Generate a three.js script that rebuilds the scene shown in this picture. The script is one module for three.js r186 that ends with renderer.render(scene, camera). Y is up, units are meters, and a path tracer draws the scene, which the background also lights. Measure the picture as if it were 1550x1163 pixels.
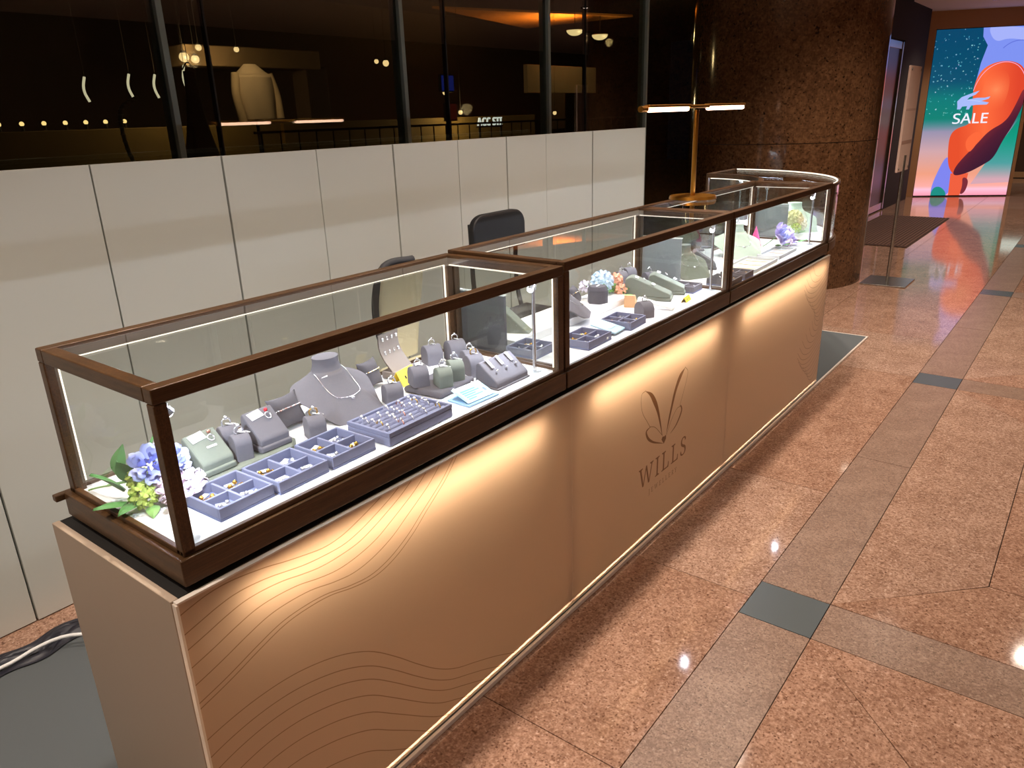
import * as THREE from 'three';
import { RoundedBoxGeometry } from 'three/addons/geometries/RoundedBoxGeometry.js';
import { ParametricGeometry } from 'three/addons/geometries/ParametricGeometry.js';
import { TextGeometry } from 'three/addons/geometries/TextGeometry.js';
import { FontLoader } from 'three/addons/loaders/FontLoader.js';
import { mergeGeometries } from 'three/addons/utils/BufferGeometryUtils.js';
import { RectAreaLightUniformsLib } from 'three/addons/lights/RectAreaLightUniformsLib.js';

RectAreaLightUniformsLib.init();
const scene = new THREE.Scene();

// ------------------------------------------------------------------ camera
const camera = new THREE.PerspectiveCamera(54.267, 1550 / 1163, 0.05, 120);
camera.rotation.order = 'YXZ';
camera.position.set(-0.5655, 1.6222, 1.2316);
camera.rotation.set(-0.3442, -0.9039, -0.0328);

// ------------------------------------------------------------------ night sky, exposure
scene.background = new THREE.Color(0x05060a);
const renderer = new THREE.WebGLRenderer({ antialias: true });
renderer.toneMapping = THREE.LinearToneMapping;
renderer.toneMappingExposure = 1.12;
renderer.shadowMap.enabled = true;

// ------------------------------------------------------------------ lights of the place (built with their fittings further down)
const CEIL = 3.05;
const WARM = 0xffeddc, COOL = 0xe4ecff, LEDWARM = 0xffe4c0;
const COUNTER_ROW = { z: -0.27, xs: [-0.6, 0.9, 2.4, 3.9, 5.4], cd: 11.5, angle: 0.92 };
const AISLE_ROW = [[0.4, 2.9], [3.4, 2.9], [6.4, 1.4], [9.6, 1.2], [12.6, 1.0], [9.4, -0.9], [-2.2, 0.2], [5.9, 0.35], [13.9, -0.6], [17.6, 0.5]];
const AISLE_CD = 9.5, CASE_LED = 96, BAY_LED = 42;

// ------------------------------------------------------------------ helpers
let seed = 7;
const rnd = () => { seed = (seed * 1664525 + 1013904223) >>> 0; return seed / 4294967296; };
const rr = (a, b) => a + (b - a) * rnd();
const PI = Math.PI;
const taken = {};
function numbered(n) { const k = taken[n] = (taken[n] ?? -1) + 1; return k ? `${n}_${String(k).padStart(3, '0')}` : n; }
function thing(name, label, category, p = [0, 0, 0], turn = 0, group) {
  const o = new THREE.Group(); o.name = numbered(name); o.position.set(...p); o.rotation.y = turn; scene.add(o);
  o.userData = { label, category }; if (group) o.userData.group = group;
  return o;
}
function struct(name, label, category) {
  const o = new THREE.Group(); o.name = name; scene.add(o); o.userData = { kind: 'structure', label, category };
  return o;
}
function part(parent, name, geo, m, p = [0, 0, 0], r = [0, 0, 0], label) {
  const o = new THREE.Mesh(geo, m); o.name = name; o.position.set(...p); o.rotation.set(...r); o.castShadow = o.receiveShadow = true;
  parent.add(o); if (label) o.userData.label = label; return o;
}
const box = (w, h, d, r = 0.002) => r > 0 ? new RoundedBoxGeometry(w, h, d, 1, Math.min(r, w / 2.01, h / 2.01, d / 2.01)) : new THREE.BoxGeometry(w, h, d);
// box given by its limits, about the parent's origin
function slab(parent, name, x0, x1, y0, y1, z0, z1, m, r = 0.002, label) {
  return part(parent, name, box(x1 - x0, y1 - y0, z1 - z0, r), m, [(x0 + x1) / 2, (y0 + y1) / 2, (z0 + z1) / 2], [0, 0, 0], label);
}
const cyl = (r0, r1, h, s = 20) => new THREE.CylinderGeometry(r0, r1, h, s);
const tube = (pts, r, n = 24, s = 6, closed = false) => new THREE.TubeGeometry(new THREE.CatmullRomCurve3(pts.map(p => new THREE.Vector3(...p)), closed), n, r, s, closed);
const moved = (g, x, y, z) => { g.translate(x, y, z); return g; };
const merge = (list) => mergeGeometries(list.map(g => { const q = g.index ? g.toNonIndexed() : g; for (const k of Object.keys(q.attributes)) if (!['position', 'normal', 'uv'].includes(k)) q.deleteAttribute(k); return q; }));
function spot(parent, color, cd, p, target, angle, pen, radius = 1) {
  const l = new THREE.SpotLight(color, cd, 0, angle, pen, 2); l.position.set(...p); l.target.position.set(...target);
  l.castShadow = true; l.shadow.radius = radius; l.name = 'lamp_light'; parent.add(l); parent.add(l.target); l.target.name = 'lamp_aim'; return l;
}
function area(parent, color, power, w, h, p, look) {
  const l = new THREE.RectAreaLight(color, power, w, h); l.position.set(...p); l.name = 'strip_light';
  parent.add(l); parent.updateWorldMatrix(true, false); l.lookAt(parent.localToWorld(new THREE.Vector3(...look))); return l;
}
// ring sector about the origin, angle t from +z towards +x
function arcBox(r0, r1, y0, y1, t0, t1, n = 24) {
  const P = [], push = (a, b, c, d) => P.push(...a, ...b, ...c, ...a, ...c, ...d);
  const pt = (r, y, t) => [r * Math.sin(t), y, r * Math.cos(t)];
  for (let i = 0; i < n; i++) {
    const a = t0 + (t1 - t0) * i / n, b = t0 + (t1 - t0) * (i + 1) / n;
    push(pt(r1, y0, a), pt(r1, y0, b), pt(r1, y1, b), pt(r1, y1, a));
    push(pt(r0, y0, b), pt(r0, y0, a), pt(r0, y1, a), pt(r0, y1, b));
    push(pt(r0, y1, a), pt(r1, y1, a), pt(r1, y1, b), pt(r0, y1, b));
    push(pt(r1, y0, a), pt(r0, y0, a), pt(r0, y0, b), pt(r1, y0, b));
  }
  push(pt(r0, y0, t0), pt(r1, y0, t0), pt(r1, y1, t0), pt(r0, y1, t0));
  push(pt(r1, y0, t1), pt(r0, y0, t1), pt(r0, y1, t1), pt(r1, y1, t1));
  const g = new THREE.BufferGeometry(); g.setAttribute('position', new THREE.Float32BufferAttribute(P, 3));
  const uv = []; for (let i = 0; i < P.length; i += 3) uv.push(P[i], P[i + 1] + P[i + 2]);
  g.setAttribute('uv', new THREE.Float32BufferAttribute(uv, 2)); g.computeVertexNormals(); return g;
}

// ------------------------------------------------------------------ textures
function wrapBlur(a, n, r) {
  for (let pass = 0; pass < 2; pass++) {
    const b = new Float32Array(n * n);
    for (let y = 0; y < n; y++) { let s = 0; for (let k = -r; k <= r; k++) s += a[y * n + ((k + n) % n)];
      for (let x = 0; x < n; x++) { b[x * n + y] = s / (2 * r + 1); s += a[y * n + ((x + r + 1) % n)] - a[y * n + ((x - r + n) % n)]; } }
    a = b;
  }
  let m = 0, v = 0; for (const q of a) m += q; m /= a.length; for (const q of a) v += (q - m) ** 2; v = Math.sqrt(v / a.length);
  return a.map(q => (q - m) / v);
}
const white = (n) => Float32Array.from({ length: n * n }, () => rnd() - 0.5);
function granite(n, stops, dark, darkCut, light, lightCut) {
  const big = wrapBlur(white(n), n, 40), mid = wrapBlur(white(n), n, 4), fine = wrapBlur(white(n), n, 2), sp = wrapBlur(white(n), n, 2), sp2 = wrapBlur(white(n), n, 3);
  const d = new Uint8Array(n * n * 4);
  for (let i = 0; i < n * n; i++) {
    const t = Math.min(1, Math.max(0, 0.5 + 0.09 * big[i] + 0.16 * mid[i] + 0.19 * fine[i]));
    let c = [0, 1, 2].map(k => stops[0][k] + (stops[1][k] - stops[0][k]) * t);
    if (sp[i] > darkCut) { const w = Math.min(1, (sp[i] - darkCut) * 1.4); c = c.map((q, k) => q + (dark[k] - q) * w); }
    if (sp2[i] > lightCut) { const w = Math.min(1, (sp2[i] - lightCut) * 1.2) * 0.7; c = c.map((q, k) => q + (light[k] - q) * w); }
    d.set([c[0], c[1], c[2], 255], i * 4);
  }
  const t = new THREE.DataTexture(d, n, n); t.colorSpace = THREE.SRGBColorSpace; t.wrapS = t.wrapT = THREE.RepeatWrapping; t.magFilter = THREE.LinearFilter; t.minFilter = THREE.LinearMipmapLinearFilter; t.generateMipmaps = true; t.needsUpdate = true; return t;
}
function woodTexture(n) {
  const d = new Uint8Array(n * n * 4), a = wrapBlur(white(n), n, 2), b = wrapBlur(white(n), n, 24);
  for (let y = 0; y < n; y++) for (let x = 0; x < n; x++) {
    let s = 0; for (let k = 0; k < 24; k++) s += a[y * n + ((x + k * 3) % n)];
    const q = 200 + 26 * Math.tanh(s / 12) + 12 * b[y * n + x]; d.set([q, q, q, 255], (y * n + x) * 4);
  }
  const t = new THREE.DataTexture(d, n, n); t.colorSpace = THREE.SRGBColorSpace; t.wrapS = t.wrapT = THREE.RepeatWrapping; t.magFilter = THREE.LinearFilter; t.needsUpdate = true; return t;
}
function canvasTexture(w, h, draw) {
  const c = document.createElement('canvas'); c.width = w; c.height = h; const g = c.getContext('2d'); draw(g, w, h);
  const t = new THREE.CanvasTexture(c); t.colorSpace = THREE.SRGBColorSpace; t.magFilter = THREE.LinearFilter; return t;
}
const pinkTex = granite(1024, [[144, 112, 93], [196, 163, 142]], [112, 82, 66], 1.2, [222, 196, 178], 1.4);
const greyTex = granite(512, [[132, 108, 94], [176, 152, 136]], [102, 82, 68], 1.3, [198, 180, 164], 1.5);
const brownTex = granite(512, [[88, 62, 42], [128, 96, 68]], [50, 34, 23], 1.3, [146, 112, 82], 1.8);
for (const t of [pinkTex]) t.repeat.set(0.85, 0.85);
greyTex.repeat.set(2, 2);
const woodTex = woodTexture(256); woodTex.repeat.set(2, 2);

// ------------------------------------------------------------------ materials
const std = (color, roughness = 0.6, o = {}) => new THREE.MeshStandardMaterial({ color, roughness, ...o });
const phys = (color, roughness, o = {}) => new THREE.MeshPhysicalMaterial({ color, roughness, ...o });
const glow = (color, k) => new THREE.MeshStandardMaterial({ color: 0x111111, emissive: color, emissiveIntensity: k, roughness: 0.5 });
const M = {
  pink: ['#ffffff', '#f4ece6', '#fbf3ee'].map(c => std(c, 0.07, { map: pinkTex })),
  strip: std('#f0e9e2', 0.3, { map: greyTex }),
  inset: std('#5c666a', 0.25, { metalness: 0.2 }),
  grout: std('#5a4636', 0.9),
  columnStone: std('#dcd3ca', 0.1, { map: brownTex }),
  wood: std('#6e4e30', 0.34, { map: woodTex, metalness: 0.1 }),
  black: std('#15110e', 0.7),
  glass: phys('#fafdfb', 0, { transmission: 1, thickness: 0, ior: 1.55 }),
  facade: phys('#c9cfc8', 0, { transmission: 1, thickness: 0, ior: 1.75 }),
  deck: std('#f0f0f2', 0.45),
  panelWhite: std('#d0d2ca', 0.32),
  panelEdge: std('#8d8a84', 0.6),
  endPanel: std('#b9a591', 0.45),
  ceiling: std('#e6d8cc', 0.8),
  mall: std('#5b4334', 0.6),
  carpet: std('#5b6062', 0.95),
  bag: std('#23232e', 0.45),
  alu: std('#efe4d8', 0.35, { metalness: 0.15 }),
  steel: std('#b9b4ac', 0.22, { metalness: 0.9 }),
  chrome: std('#dfe2e8', 0.15, { metalness: 0.9 }),
  brass: std('#c58a35', 0.28, { metalness: 0.9 }),
  silver: std('#f2f2f6', 0.18, { metalness: 0.85 }),
  gold: std('#e3b55a', 0.2, { metalness: 0.9 }),
  rose: std('#e2a08e', 0.2, { metalness: 0.85 }),
  velvet: phys('#6c696e', 0.9, { sheen: 0.5, sheenRoughness: 0.5, sheenColor: new THREE.Color('#b9b6c0') }),
  velvetDark: phys('#58555a', 0.9, { sheen: 0.4, sheenRoughness: 0.5, sheenColor: new THREE.Color('#a5a2ac') }),
  sage: phys('#767c70', 0.9, { sheen: 0.4, sheenRoughness: 0.5, sheenColor: new THREE.Color('#b4bcae') }),
  trayBlue: phys('#7a7d95', 0.85, { sheen: 0.4, sheenRoughness: 0.5, sheenColor: new THREE.Color('#aab0d0') }),
  trayFloor: std('#757c9c', 0.85),
  board: std('#4c4d52', 0.6), boardPale: std('#9a9a9e', 0.6),
  paper: std('#f4f4f2', 0.7),
  yellow: std('#f2d33c', 0.6),
  pinkCard: std('#f0589a', 0.5),
  chair: std('#18171a', 0.55), chairMetal: std('#3a3a3e', 0.35, { metalness: 0.6 }),
  cream: std('#d8d0b4', 0.8), charcoal: std('#3b3c3f', 0.7),
  leaf: phys('#5f9a58', 0.6, { side: THREE.DoubleSide }), leafPale: phys('#8fbf6e', 0.6, { side: THREE.DoubleSide }), lime: phys('#c6de6c', 0.6, { side: THREE.DoubleSide }),
  roseBlue: std('#bcc4f4', 0.7, { side: THREE.DoubleSide }), roseDeep: std('#8f99e6', 0.7, { side: THREE.DoubleSide }), petalWhite: std('#ece6f2', 0.7, { side: THREE.DoubleSide }),
  petalPink: std('#e8d2e2', 0.7, { side: THREE.DoubleSide }), hydra: std('#cfe3f6', 0.7, { side: THREE.DoubleSide }), violet: std('#cfc4f2', 0.7, { side: THREE.DoubleSide }), peach: std('#f0b496', 0.7, { side: THREE.DoubleSide }),
  blushWood: std('#d8a87a', 0.6), acrylic: phys('#f4faff', 0.05, { transmission: 1, thickness: 0, ior: 1.49 }),
  bulbCool: glow(0xf2f4ff, 6), stripGlow: glow(0xfff1df, 1.8), bayGlow: glow(LEDWARM, 4), tubeGlow: glow(0xffc9a8, 9), lensGlow: glow(0xffe9cf, 10), edgeLit: phys('#fff6ea', 1, { transmission: 0.6, thickness: 0 }),
  mint: phys('#b4c4b2', 0.85, { sheen: 0.3 }),
};

// ================================================================== THE SETTING
// ------------------------------------------------------------------ granite floor, every slab a piece of its own
const floor = struct('floor', 'polished pink granite floor with grey strips and dark inset tiles', 'floor');
slab(floor, 'bed', -6, 20, -0.16, -0.012, -2.6, 6.2, M.grout, 0);
function stone(pts, m, name = 'slab') {
  // pts: [x, z] corners; 1.5 mm joint all round
  const cx = pts.reduce((s, p) => s + p[0], 0) / pts.length, cz = pts.reduce((s, p) => s + p[1], 0) / pts.length;
  const shrink = pts.map(([x, z]) => { const dx = cx - x, dz = cz - z; return [x + Math.sign(dx) * Math.min(0.0016, Math.abs(dx)), z + Math.sign(dz) * Math.min(0.0016, Math.abs(dz))]; });
  const s = new THREE.Shape(shrink.map(([x, z]) => new THREE.Vector2(x, -z)));
  const g = new THREE.ExtrudeGeometry(s, { depth: 0.02, bevelEnabled: false }); g.rotateX(-PI / 2);
  const p = g.attributes.position, uv = g.attributes.uv, ox = rnd(), oz = rnd();
  for (let i = 0; i < p.count; i++) uv.setXY(i, p.getX(i) + ox, p.getZ(i) + oz);
  return part(floor, name, g, m, [0, -0.02, 0]);
}
const rect = (x0, x1, z0, z1, m, n) => stone([[x0, z0], [x1, z0], [x1, z1], [x0, z1]], m, n);
const pinkOne = () => M.pink[Math.floor(rnd() * 3)];
const ZL = 0.495, ZR = 0.735, XT = 1.69, STEP = 2.77 / 3;
for (let k = -8; k < 19; k++) {                                     // field on the counter's side of the strip
  const x0 = XT + k * STEP;
  for (const [z0, z1] of [[-2.6, -1.351], [-1.351, -0.428], [-0.428, ZL]]) rect(x0, x0 + STEP, z0, z1, pinkOne());
}
for (let q = -3; q < 6; q++) {                                      // the strip: two slabs, then a dark inset
  const c = XT + q * 2.77, a = c - 0.11, b = c + 0.11, n = c + 2.77 - 0.11;
  rect(a, b, ZL, ZR, M.inset, 'inset_tile'); rect(b, (b + n) / 2, ZL, ZR, M.strip, 'strip_slab'); rect((b + n) / 2, n, ZL, ZR, M.strip, 'strip_slab');
  const zt = ZR + 2.55, w = 0.42;
  rect(a, b, ZR, (ZR + zt) / 2, M.strip, 'strip_slab'); rect(a, b, (ZR + zt) / 2, zt, M.strip, 'strip_slab');
  rect(a, b, zt, zt + 0.24, M.inset, 'inset_tile'); rect(b, n, zt, zt + 0.24, M.strip, 'strip_slab'); rect(a, n, zt + 0.24, 6.2, pinkOne());
  stone([[b, ZR], [n, ZR], [n - w, ZR + w], [b + w, ZR + w]], pinkOne()); stone([[b, ZR], [b + w, ZR + w], [b + w, zt - w], [b, zt]], pinkOne());   // mitred border
  stone([[n, ZR], [n, zt], [n - w, zt - w], [n - w, ZR + w]], pinkOne()); stone([[b, zt], [b + w, zt - w], [n - w, zt - w], [n, zt]], pinkOne());
  const mx = (b + n) / 2, mz = (ZR + zt) / 2;
  for (const [x0, x1] of [[b + w, mx], [mx, n - w]]) for (const [z0, z1] of [[ZR + w, mz], [mz, zt - w]]) rect(x0, x1, z0, z1, pinkOne());
}

// ------------------------------------------------------------------ ceiling and the walls round the hall
const ceiling = struct('ceiling', 'plain beige ceiling of the mall hall', 'ceiling');
slab(ceiling, 'ceiling_board', -6, 20, CEIL, CEIL + 0.12, -2.06, 6.2, M.ceiling, 0);
const wallBack = struct('wall_back', 'brown mall wall opposite the counter', 'wall'); slab(wallBack, 'wall_board', -6, 20, 0, CEIL, 6.2, 6.35, M.mall, 0);
const wallLeft = struct('wall_left', 'brown mall wall at the end behind the counter', 'wall'); slab(wallLeft, 'wall_board', -6.15, -6, 0, CEIL, -2.06, 6.2, M.mall, 0);
const wallFar = struct('wall_far', 'brown wall closing the passage beyond the advertising screen', 'wall'); slab(wallFar, 'wall_board', 19.6, 19.75, 0, CEIL, -2.5, 6.2, M.mall, 0);
slab(wallFar, 'skirting', 19.57, 19.6, 0, 0.12, -2.5, 6.2, M.blushWood, 0.002, 'pale skirting');

// wall of bronze entrance doors between column and screen
const darkDoor = std('#1e130f', 0.35), darkWall = std('#22150e', 0.9), frameBrown = std('#b88a60', 0.5);
const wallSide = struct('wall_side', 'dark brown wall with entrance doors between the column and the screen', 'wall');
slab(wallSide, 'wall_board', 7.4, 9.2, 0, CEIL, -1.75, -1.6, darkWall, 0);
slab(wallSide, 'wall_board', 12.9, 14.55, 0, CEIL, -1.9, -1.6, darkWall, 0);
slab(wallSide, 'lintel', 9.2, 12.9, 2.5, CEIL, -1.7, -1.55, darkWall, 0);
slab(wallSide, 'recess_board', 9.2, 12.9, 0, 2.5, -2.4, -2.25, darkDoor, 0);
for (let d = 0; d < 2; d++) {
  const dr = struct(`door_${d + 1}`, d ? 'dark bronze entrance door next to the advertising screen' : 'dark bronze entrance door next to the granite column', 'door'), x0 = 9.25 + d * 1.83, x1 = x0 + 1.79;
  slab(dr, 'leaf', x0 + 0.06, x1 - 0.06, 0.12, 2.38, -1.66, -1.63, phys('#2c2019', 0.3, {}), 0);
  slab(dr, 'stile', x0, x0 + 0.06, 0.02, 2.48, -1.68, -1.6, M.steel); slab(dr, 'stile', x1 - 0.06, x1, 0.02, 2.48, -1.68, -1.6, M.steel);
  slab(dr, 'rail', x0 + 0.06, x1 - 0.06, 0.02, 0.12, -1.68, -1.61, M.steel); slab(dr, 'rail', x0 + 0.06, x1 - 0.06, 2.38, 2.48, -1.68, -1.61, M.steel);
  const hx = d ? x0 + 0.16 : x1 - 0.16;
  part(dr, 'pull_handle', tube([[hx, 0.8, -1.62], [hx, 0.8, -1.56], [hx, 1.3, -1.56], [hx, 1.3, -1.62]], 0.014, 24, 8), M.steel);
}

// ------------------------------------------------------------------ glass facade and the dark place beyond it
const GZ = -2.0;
const win = struct('window_1', 'dark floor-to-ceiling glass facade above the white partition', 'window');
const mull = [-5.8, -3.2, -0.9, 1.256, 2.638, 4.04, 5.448, 6.9], thin = [-2.05, 0.2, 1.465 + 0.0, 3.008, 4.532];
const facadeMetal = std('#8d9a93', 0.4, { metalness: 0.2 }), facadeDark = std('#14130f', 0.5);
for (let i = 0; i < mull.length - 1; i++) slab(win, 'pane', mull[i] + 0.014, mull[i + 1] - 0.014, 0.06, CEIL, GZ - 0.006, GZ + 0.006, M.facade, 0);
for (const x of mull) slab(win, 'mullion', x - 0.014, x + 0.014, 0.06, CEIL, GZ - 0.05, GZ + 0.03, facadeMetal, 0.003);
for (const x of thin) slab(win, 'glazing_joint', x - 0.005, x + 0.005, 0.06, CEIL, GZ - 0.02, GZ + 0.012, facadeDark, 0.002);
slab(win, 'sill', -6, 7.4, 0, 0.06, GZ - 0.06, GZ + 0.05, facadeDark, 0.003);

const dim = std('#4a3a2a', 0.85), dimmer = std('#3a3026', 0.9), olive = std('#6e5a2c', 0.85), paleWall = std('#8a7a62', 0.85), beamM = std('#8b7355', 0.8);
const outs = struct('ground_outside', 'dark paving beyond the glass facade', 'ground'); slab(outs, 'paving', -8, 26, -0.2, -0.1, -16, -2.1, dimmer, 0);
const soffit = struct('ceiling_outside', 'dark soffit beyond the glass facade', 'ceiling');
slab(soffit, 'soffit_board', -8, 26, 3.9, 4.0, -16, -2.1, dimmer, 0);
const shop = thing('shop_building', 'dark shop front across the terrace, beyond the glass', 'building', [0, 0, 0]);
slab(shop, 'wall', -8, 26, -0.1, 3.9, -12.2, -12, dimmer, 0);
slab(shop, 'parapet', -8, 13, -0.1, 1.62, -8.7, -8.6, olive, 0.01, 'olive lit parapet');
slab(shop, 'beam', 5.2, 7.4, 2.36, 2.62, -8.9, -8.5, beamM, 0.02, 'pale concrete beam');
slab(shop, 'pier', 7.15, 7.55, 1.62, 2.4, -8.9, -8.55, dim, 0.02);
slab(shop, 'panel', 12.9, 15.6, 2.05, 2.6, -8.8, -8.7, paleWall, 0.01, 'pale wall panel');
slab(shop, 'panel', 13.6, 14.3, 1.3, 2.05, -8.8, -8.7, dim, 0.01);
// orange lit ceiling recess with two bowl lights
const recess = thing('ceiling_recess', 'orange lit ceiling recess above two bowl lamps beyond the glass', 'ceiling recess', [0, 0, 0]);
part(recess, 'recess_board', new THREE.ExtrudeGeometry(new THREE.Shape([[10.9, 9.4], [15.2, 10.4], [15.3, 7.6]].map(p => new THREE.Vector2(...p))), { depth: 0.04, bevelEnabled: false }), std('#b9762e', 0.7), [0, 3.55, 0], [-PI / 2, 0, 0]);
spot(recess, 0xffb45e, 34, [13.9, 2.9, -8.4], [13.7, 3.9, -8.9], 1.25, 0.7, 4);
for (const [x, y] of [[13.62, 3.19], [14.6, 3.157]]) {
  const t = thing('bowl_lamp', `glowing bowl lamp under the orange recess, the one nearer the ${x < 14 ? 'glowing letters' : 'granite column'}`, 'lamp', [x, y, -8], 0, 'bowl lamps beyond the glass');
  part(t, 'bowl', new THREE.SphereGeometry(0.17, 20, 10, 0, 2 * PI, PI / 2, PI / 2), glow(0xffd69a, 2.2), [0, 0.03, 0], [0, 0, 0]).scale.y = 0.62;
  part(t, 'bowl_lid', cyl(0.171, 0.171, 0.012, 24), M.brass, [0, 0.034, 0]); part(t, 'cord', cyl(0.008, 0.008, 0.6, 8), M.black, [0, 0.34, 0]);
  const pl = new THREE.PointLight(0xffcf90, 1.6); pl.position.set(0, -0.14, 0.25); pl.castShadow = true; pl.shadow.radius = 4; pl.name = 'lamp_light'; t.add(pl);
}
const ORD = ['first', 'second', 'third', 'fourth', 'fifth', 'sixth', 'seventh', 'eighth', 'ninth'];
for (let k = 0; k < 8; k++) {
  const t = thing('parapet_lamp', `tiny warm parapet lamp beyond the glass, ${ORD[7 - k]} from the pleated dress`, 'lamp', [2.7 + k * 0.235, 1.62, -8.65], 0, 'tiny lamps along the parapet');
  part(t, 'socket', cyl(0.015, 0.02, 0.06, 8), M.black, [0, 0.03, 0]); part(t, 'bulb', new THREE.SphereGeometry(0.026, 10, 8), glow(0xffd08a, 3), [0, 0.08, 0]);
}
{ const pl = new THREE.PointLight(0xffcf98, 5); pl.position.set(5.08, 2.4, -8.1); pl.castShadow = true; pl.shadow.radius = 5; pl.name = 'lamp_light'; scene.add(pl); const p2 = pl.clone(); p2.position.set(10.3, 1.75, -8.12); p2.name = 'lamp_light_001'; scene.add(p2); }
for (const [x, y, h] of [[3.659, 2.04, 0.13], [4.167, 2.08, 0.13], [4.479, 2.08, 0.13], [4.87, 2.17, 0.15]]) {
  const t = thing('crescent_lamp', `slim pale crescent lamp beyond the glass, ${ORD[[4.87, 4.479, 4.167, 3.659].indexOf(x)]} from the cream coat`, 'lamp', [x, y, -8], 0, 'crescent lamps beyond the glass');
  part(t, 'crescent', tube([[0.01, h, 0], [-0.02, 0.03, 0], [-0.018, -0.04, 0], [0.015, -h, 0]], 0.014, 16, 6), glow(0xffe9c8, 1.4));
  part(t, 'cord', cyl(0.003, 0.003, 3.9 - y - h, 5), M.black, [0.01, h + (3.9 - y - h) / 2, 0]);
}
for (const [x, y, r, l] of [[5.08, 2.44, 0.06, 'larger round warm lamp beside the concrete beam beyond the glass'], [5.23, 2.42, 0.05, 'round warm lamp next to the larger one at the concrete beam'], [5.3, 2.56, 0.04, 'small round lamp at the top corner of the concrete beam'], [5.85, 2.56, 0.035, 'small round lamp halfway along the concrete beam'], [8.55, 2.47, 0.05, 'round warm lamp of a pair beside the facade mullion'], [8.35, 2.49, 0.035, 'smaller round lamp of a pair beside the facade mullion'], [10.3, 1.7, 0.04, 'round lamp just above the glowing letters beyond the glass'], [13.3, 1.64, 0.04, 'round lamp low beneath the pale wall panel'], [9.9, 2.03, 0.035, 'small round lamp next to the small blue screen']]) {
  const t = thing('round_lamp', l, 'lamp', [x, y, -8.3]);
  part(t, 'globe', new THREE.SphereGeometry(r, 12, 10), glow(0xffcf95, 2.5)); part(t, 'cap', cyl(r * 0.5, r * 0.6, r * 0.6, 10), M.black, [0, r, 0]); part(t, 'cord', cyl(0.003, 0.003, 3.9 - y - r, 5), M.black, [0, r + (3.9 - y - r) / 2, 0]);
}
// coat on a stand
{
  const t = thing('mannequin_coat', 'cream coat on a dark display stand beyond the glass', 'coat', [3.74, 1.66, -5]);
  const coat = new ParametricGeometry((u, v, p) => {
    const a = u * 2 * PI, s = v < 0.2 ? 0.3 + 3.0 * v : 0.9 + 0.12 * Math.sin(v * 3), f = 1 + 0.06 * Math.sin(a * 5 + v * 2) * v;
    p.set(0.19 * s * f * Math.cos(a) + 0.03 * v, 0.46 * (1 - v), 0.12 * s * f * Math.sin(a));
  }, 40, 20);
  part(t, 'coat_body', coat, std('#d9c9b2', 0.85, { side: THREE.DoubleSide })); part(t, 'pole', cyl(0.015, 0.015, 1.7, 10), M.black, [0, -0.84, 0]);
  part(t, 'sleeve', tube([[-0.17, 0.38, 0.02], [-0.21, 0.2, 0.05], [-0.19, -0.02, 0.07]], 0.038, 12, 10), std('#cdbb9f', 0.85)); part(t, 'sleeve', tube([[0.17, 0.38, 0.02], [0.22, 0.2, 0.03], [0.22, 0.0, 0.05]], 0.038, 12, 10), std('#cdbb9f', 0.85));
  const spotT = thing('display_spotlight', 'small spotlight over the cream coat beyond the glass', 'spotlight', [3.3, 2.6, -4.4]);
  part(spotT, 'housing', cyl(0.03, 0.03, 0.1, 12), M.black, [0, 0.05, 0]); part(spotT, 'lens', cyl(0.025, 0.025, 0.006, 12), glow(0xffd9a8, 2));
  spot(spotT, 0xffc890, 2.6, [0, -0.02, 0], [0.42, -0.75, -0.6], 0.42, 0.6, 1);
}
{
  const t = thing('draped_dress', 'dim pleated dress hanging beside the cream coat beyond the glass', 'dress', [3.15, 1.3, -5]);
  part(t, 'bodice', new ParametricGeometry((u, v, p) => { const a = u * 2 * PI, s = 0.4 + 0.9 * v * v; p.set(0.13 * s * (1 + 0.08 * Math.sin(a * 9) * v) * Math.cos(a), 0.75 * (1 - v) , 0.1 * s * Math.sin(a)); }, 54, 14), std('#6f6550', 0.9, { side: THREE.DoubleSide }));
  part(t, 'hanger', tube([[-0.06, 0.76, 0], [0, 0.82, 0], [0.06, 0.76, 0]], 0.006, 10, 5), M.steel); part(t, 'cord', cyl(0.003, 0.003, 1.79, 5), M.black, [0, 1.705, 0]);
}
{
  const t = thing('ribbed_tube', 'pale curved ribbed tube standing beyond the glass', 'tube', [2.55, 1.3, -5]);
  part(t, 'foot_pole', cyl(0.01, 0.01, 1.38, 8), M.black, [0.03, -0.71, 0]);
  const cur = [[0.12, 0.55, 0], [-0.02, 0.47, 0], [-0.05, 0.3, 0], [-0.02, 0.1, 0], [0.03, -0.02, 0]];
  part(t, 'tube_body', tube(cur, 0.016, 30, 8), std('#a99a72', 0.6));
  const cv = new THREE.CatmullRomCurve3(cur.map(p => new THREE.Vector3(...p)));
  for (let k = 1; k < 15; k++) { const p = cv.getPoint(k / 15); const q = part(t, 'rib', new THREE.TorusGeometry(0.018, 0.004, 5, 12), std('#d9cfae', 0.6), p.toArray()); q.rotation.set(PI / 2, 0, 0); }
}
{
  const t = thing('balustrade', 'thin dark railing running along beyond the glass facade', 'railing', [0, 0, -3.4]);
  slab(t, 'top_rail', 2.6, 8.2, 1.555, 1.572, -0.012, 0.012, std('#3a2e1e', 0.6));
  for (let k = 0; k < 36; k++) slab(t, 'baluster', 2.65 + k * 0.155, 2.657 + k * 0.155, 0.0, 1.555, -0.004, 0.004, std('#3a2e1e', 0.6), 0);
}
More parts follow.
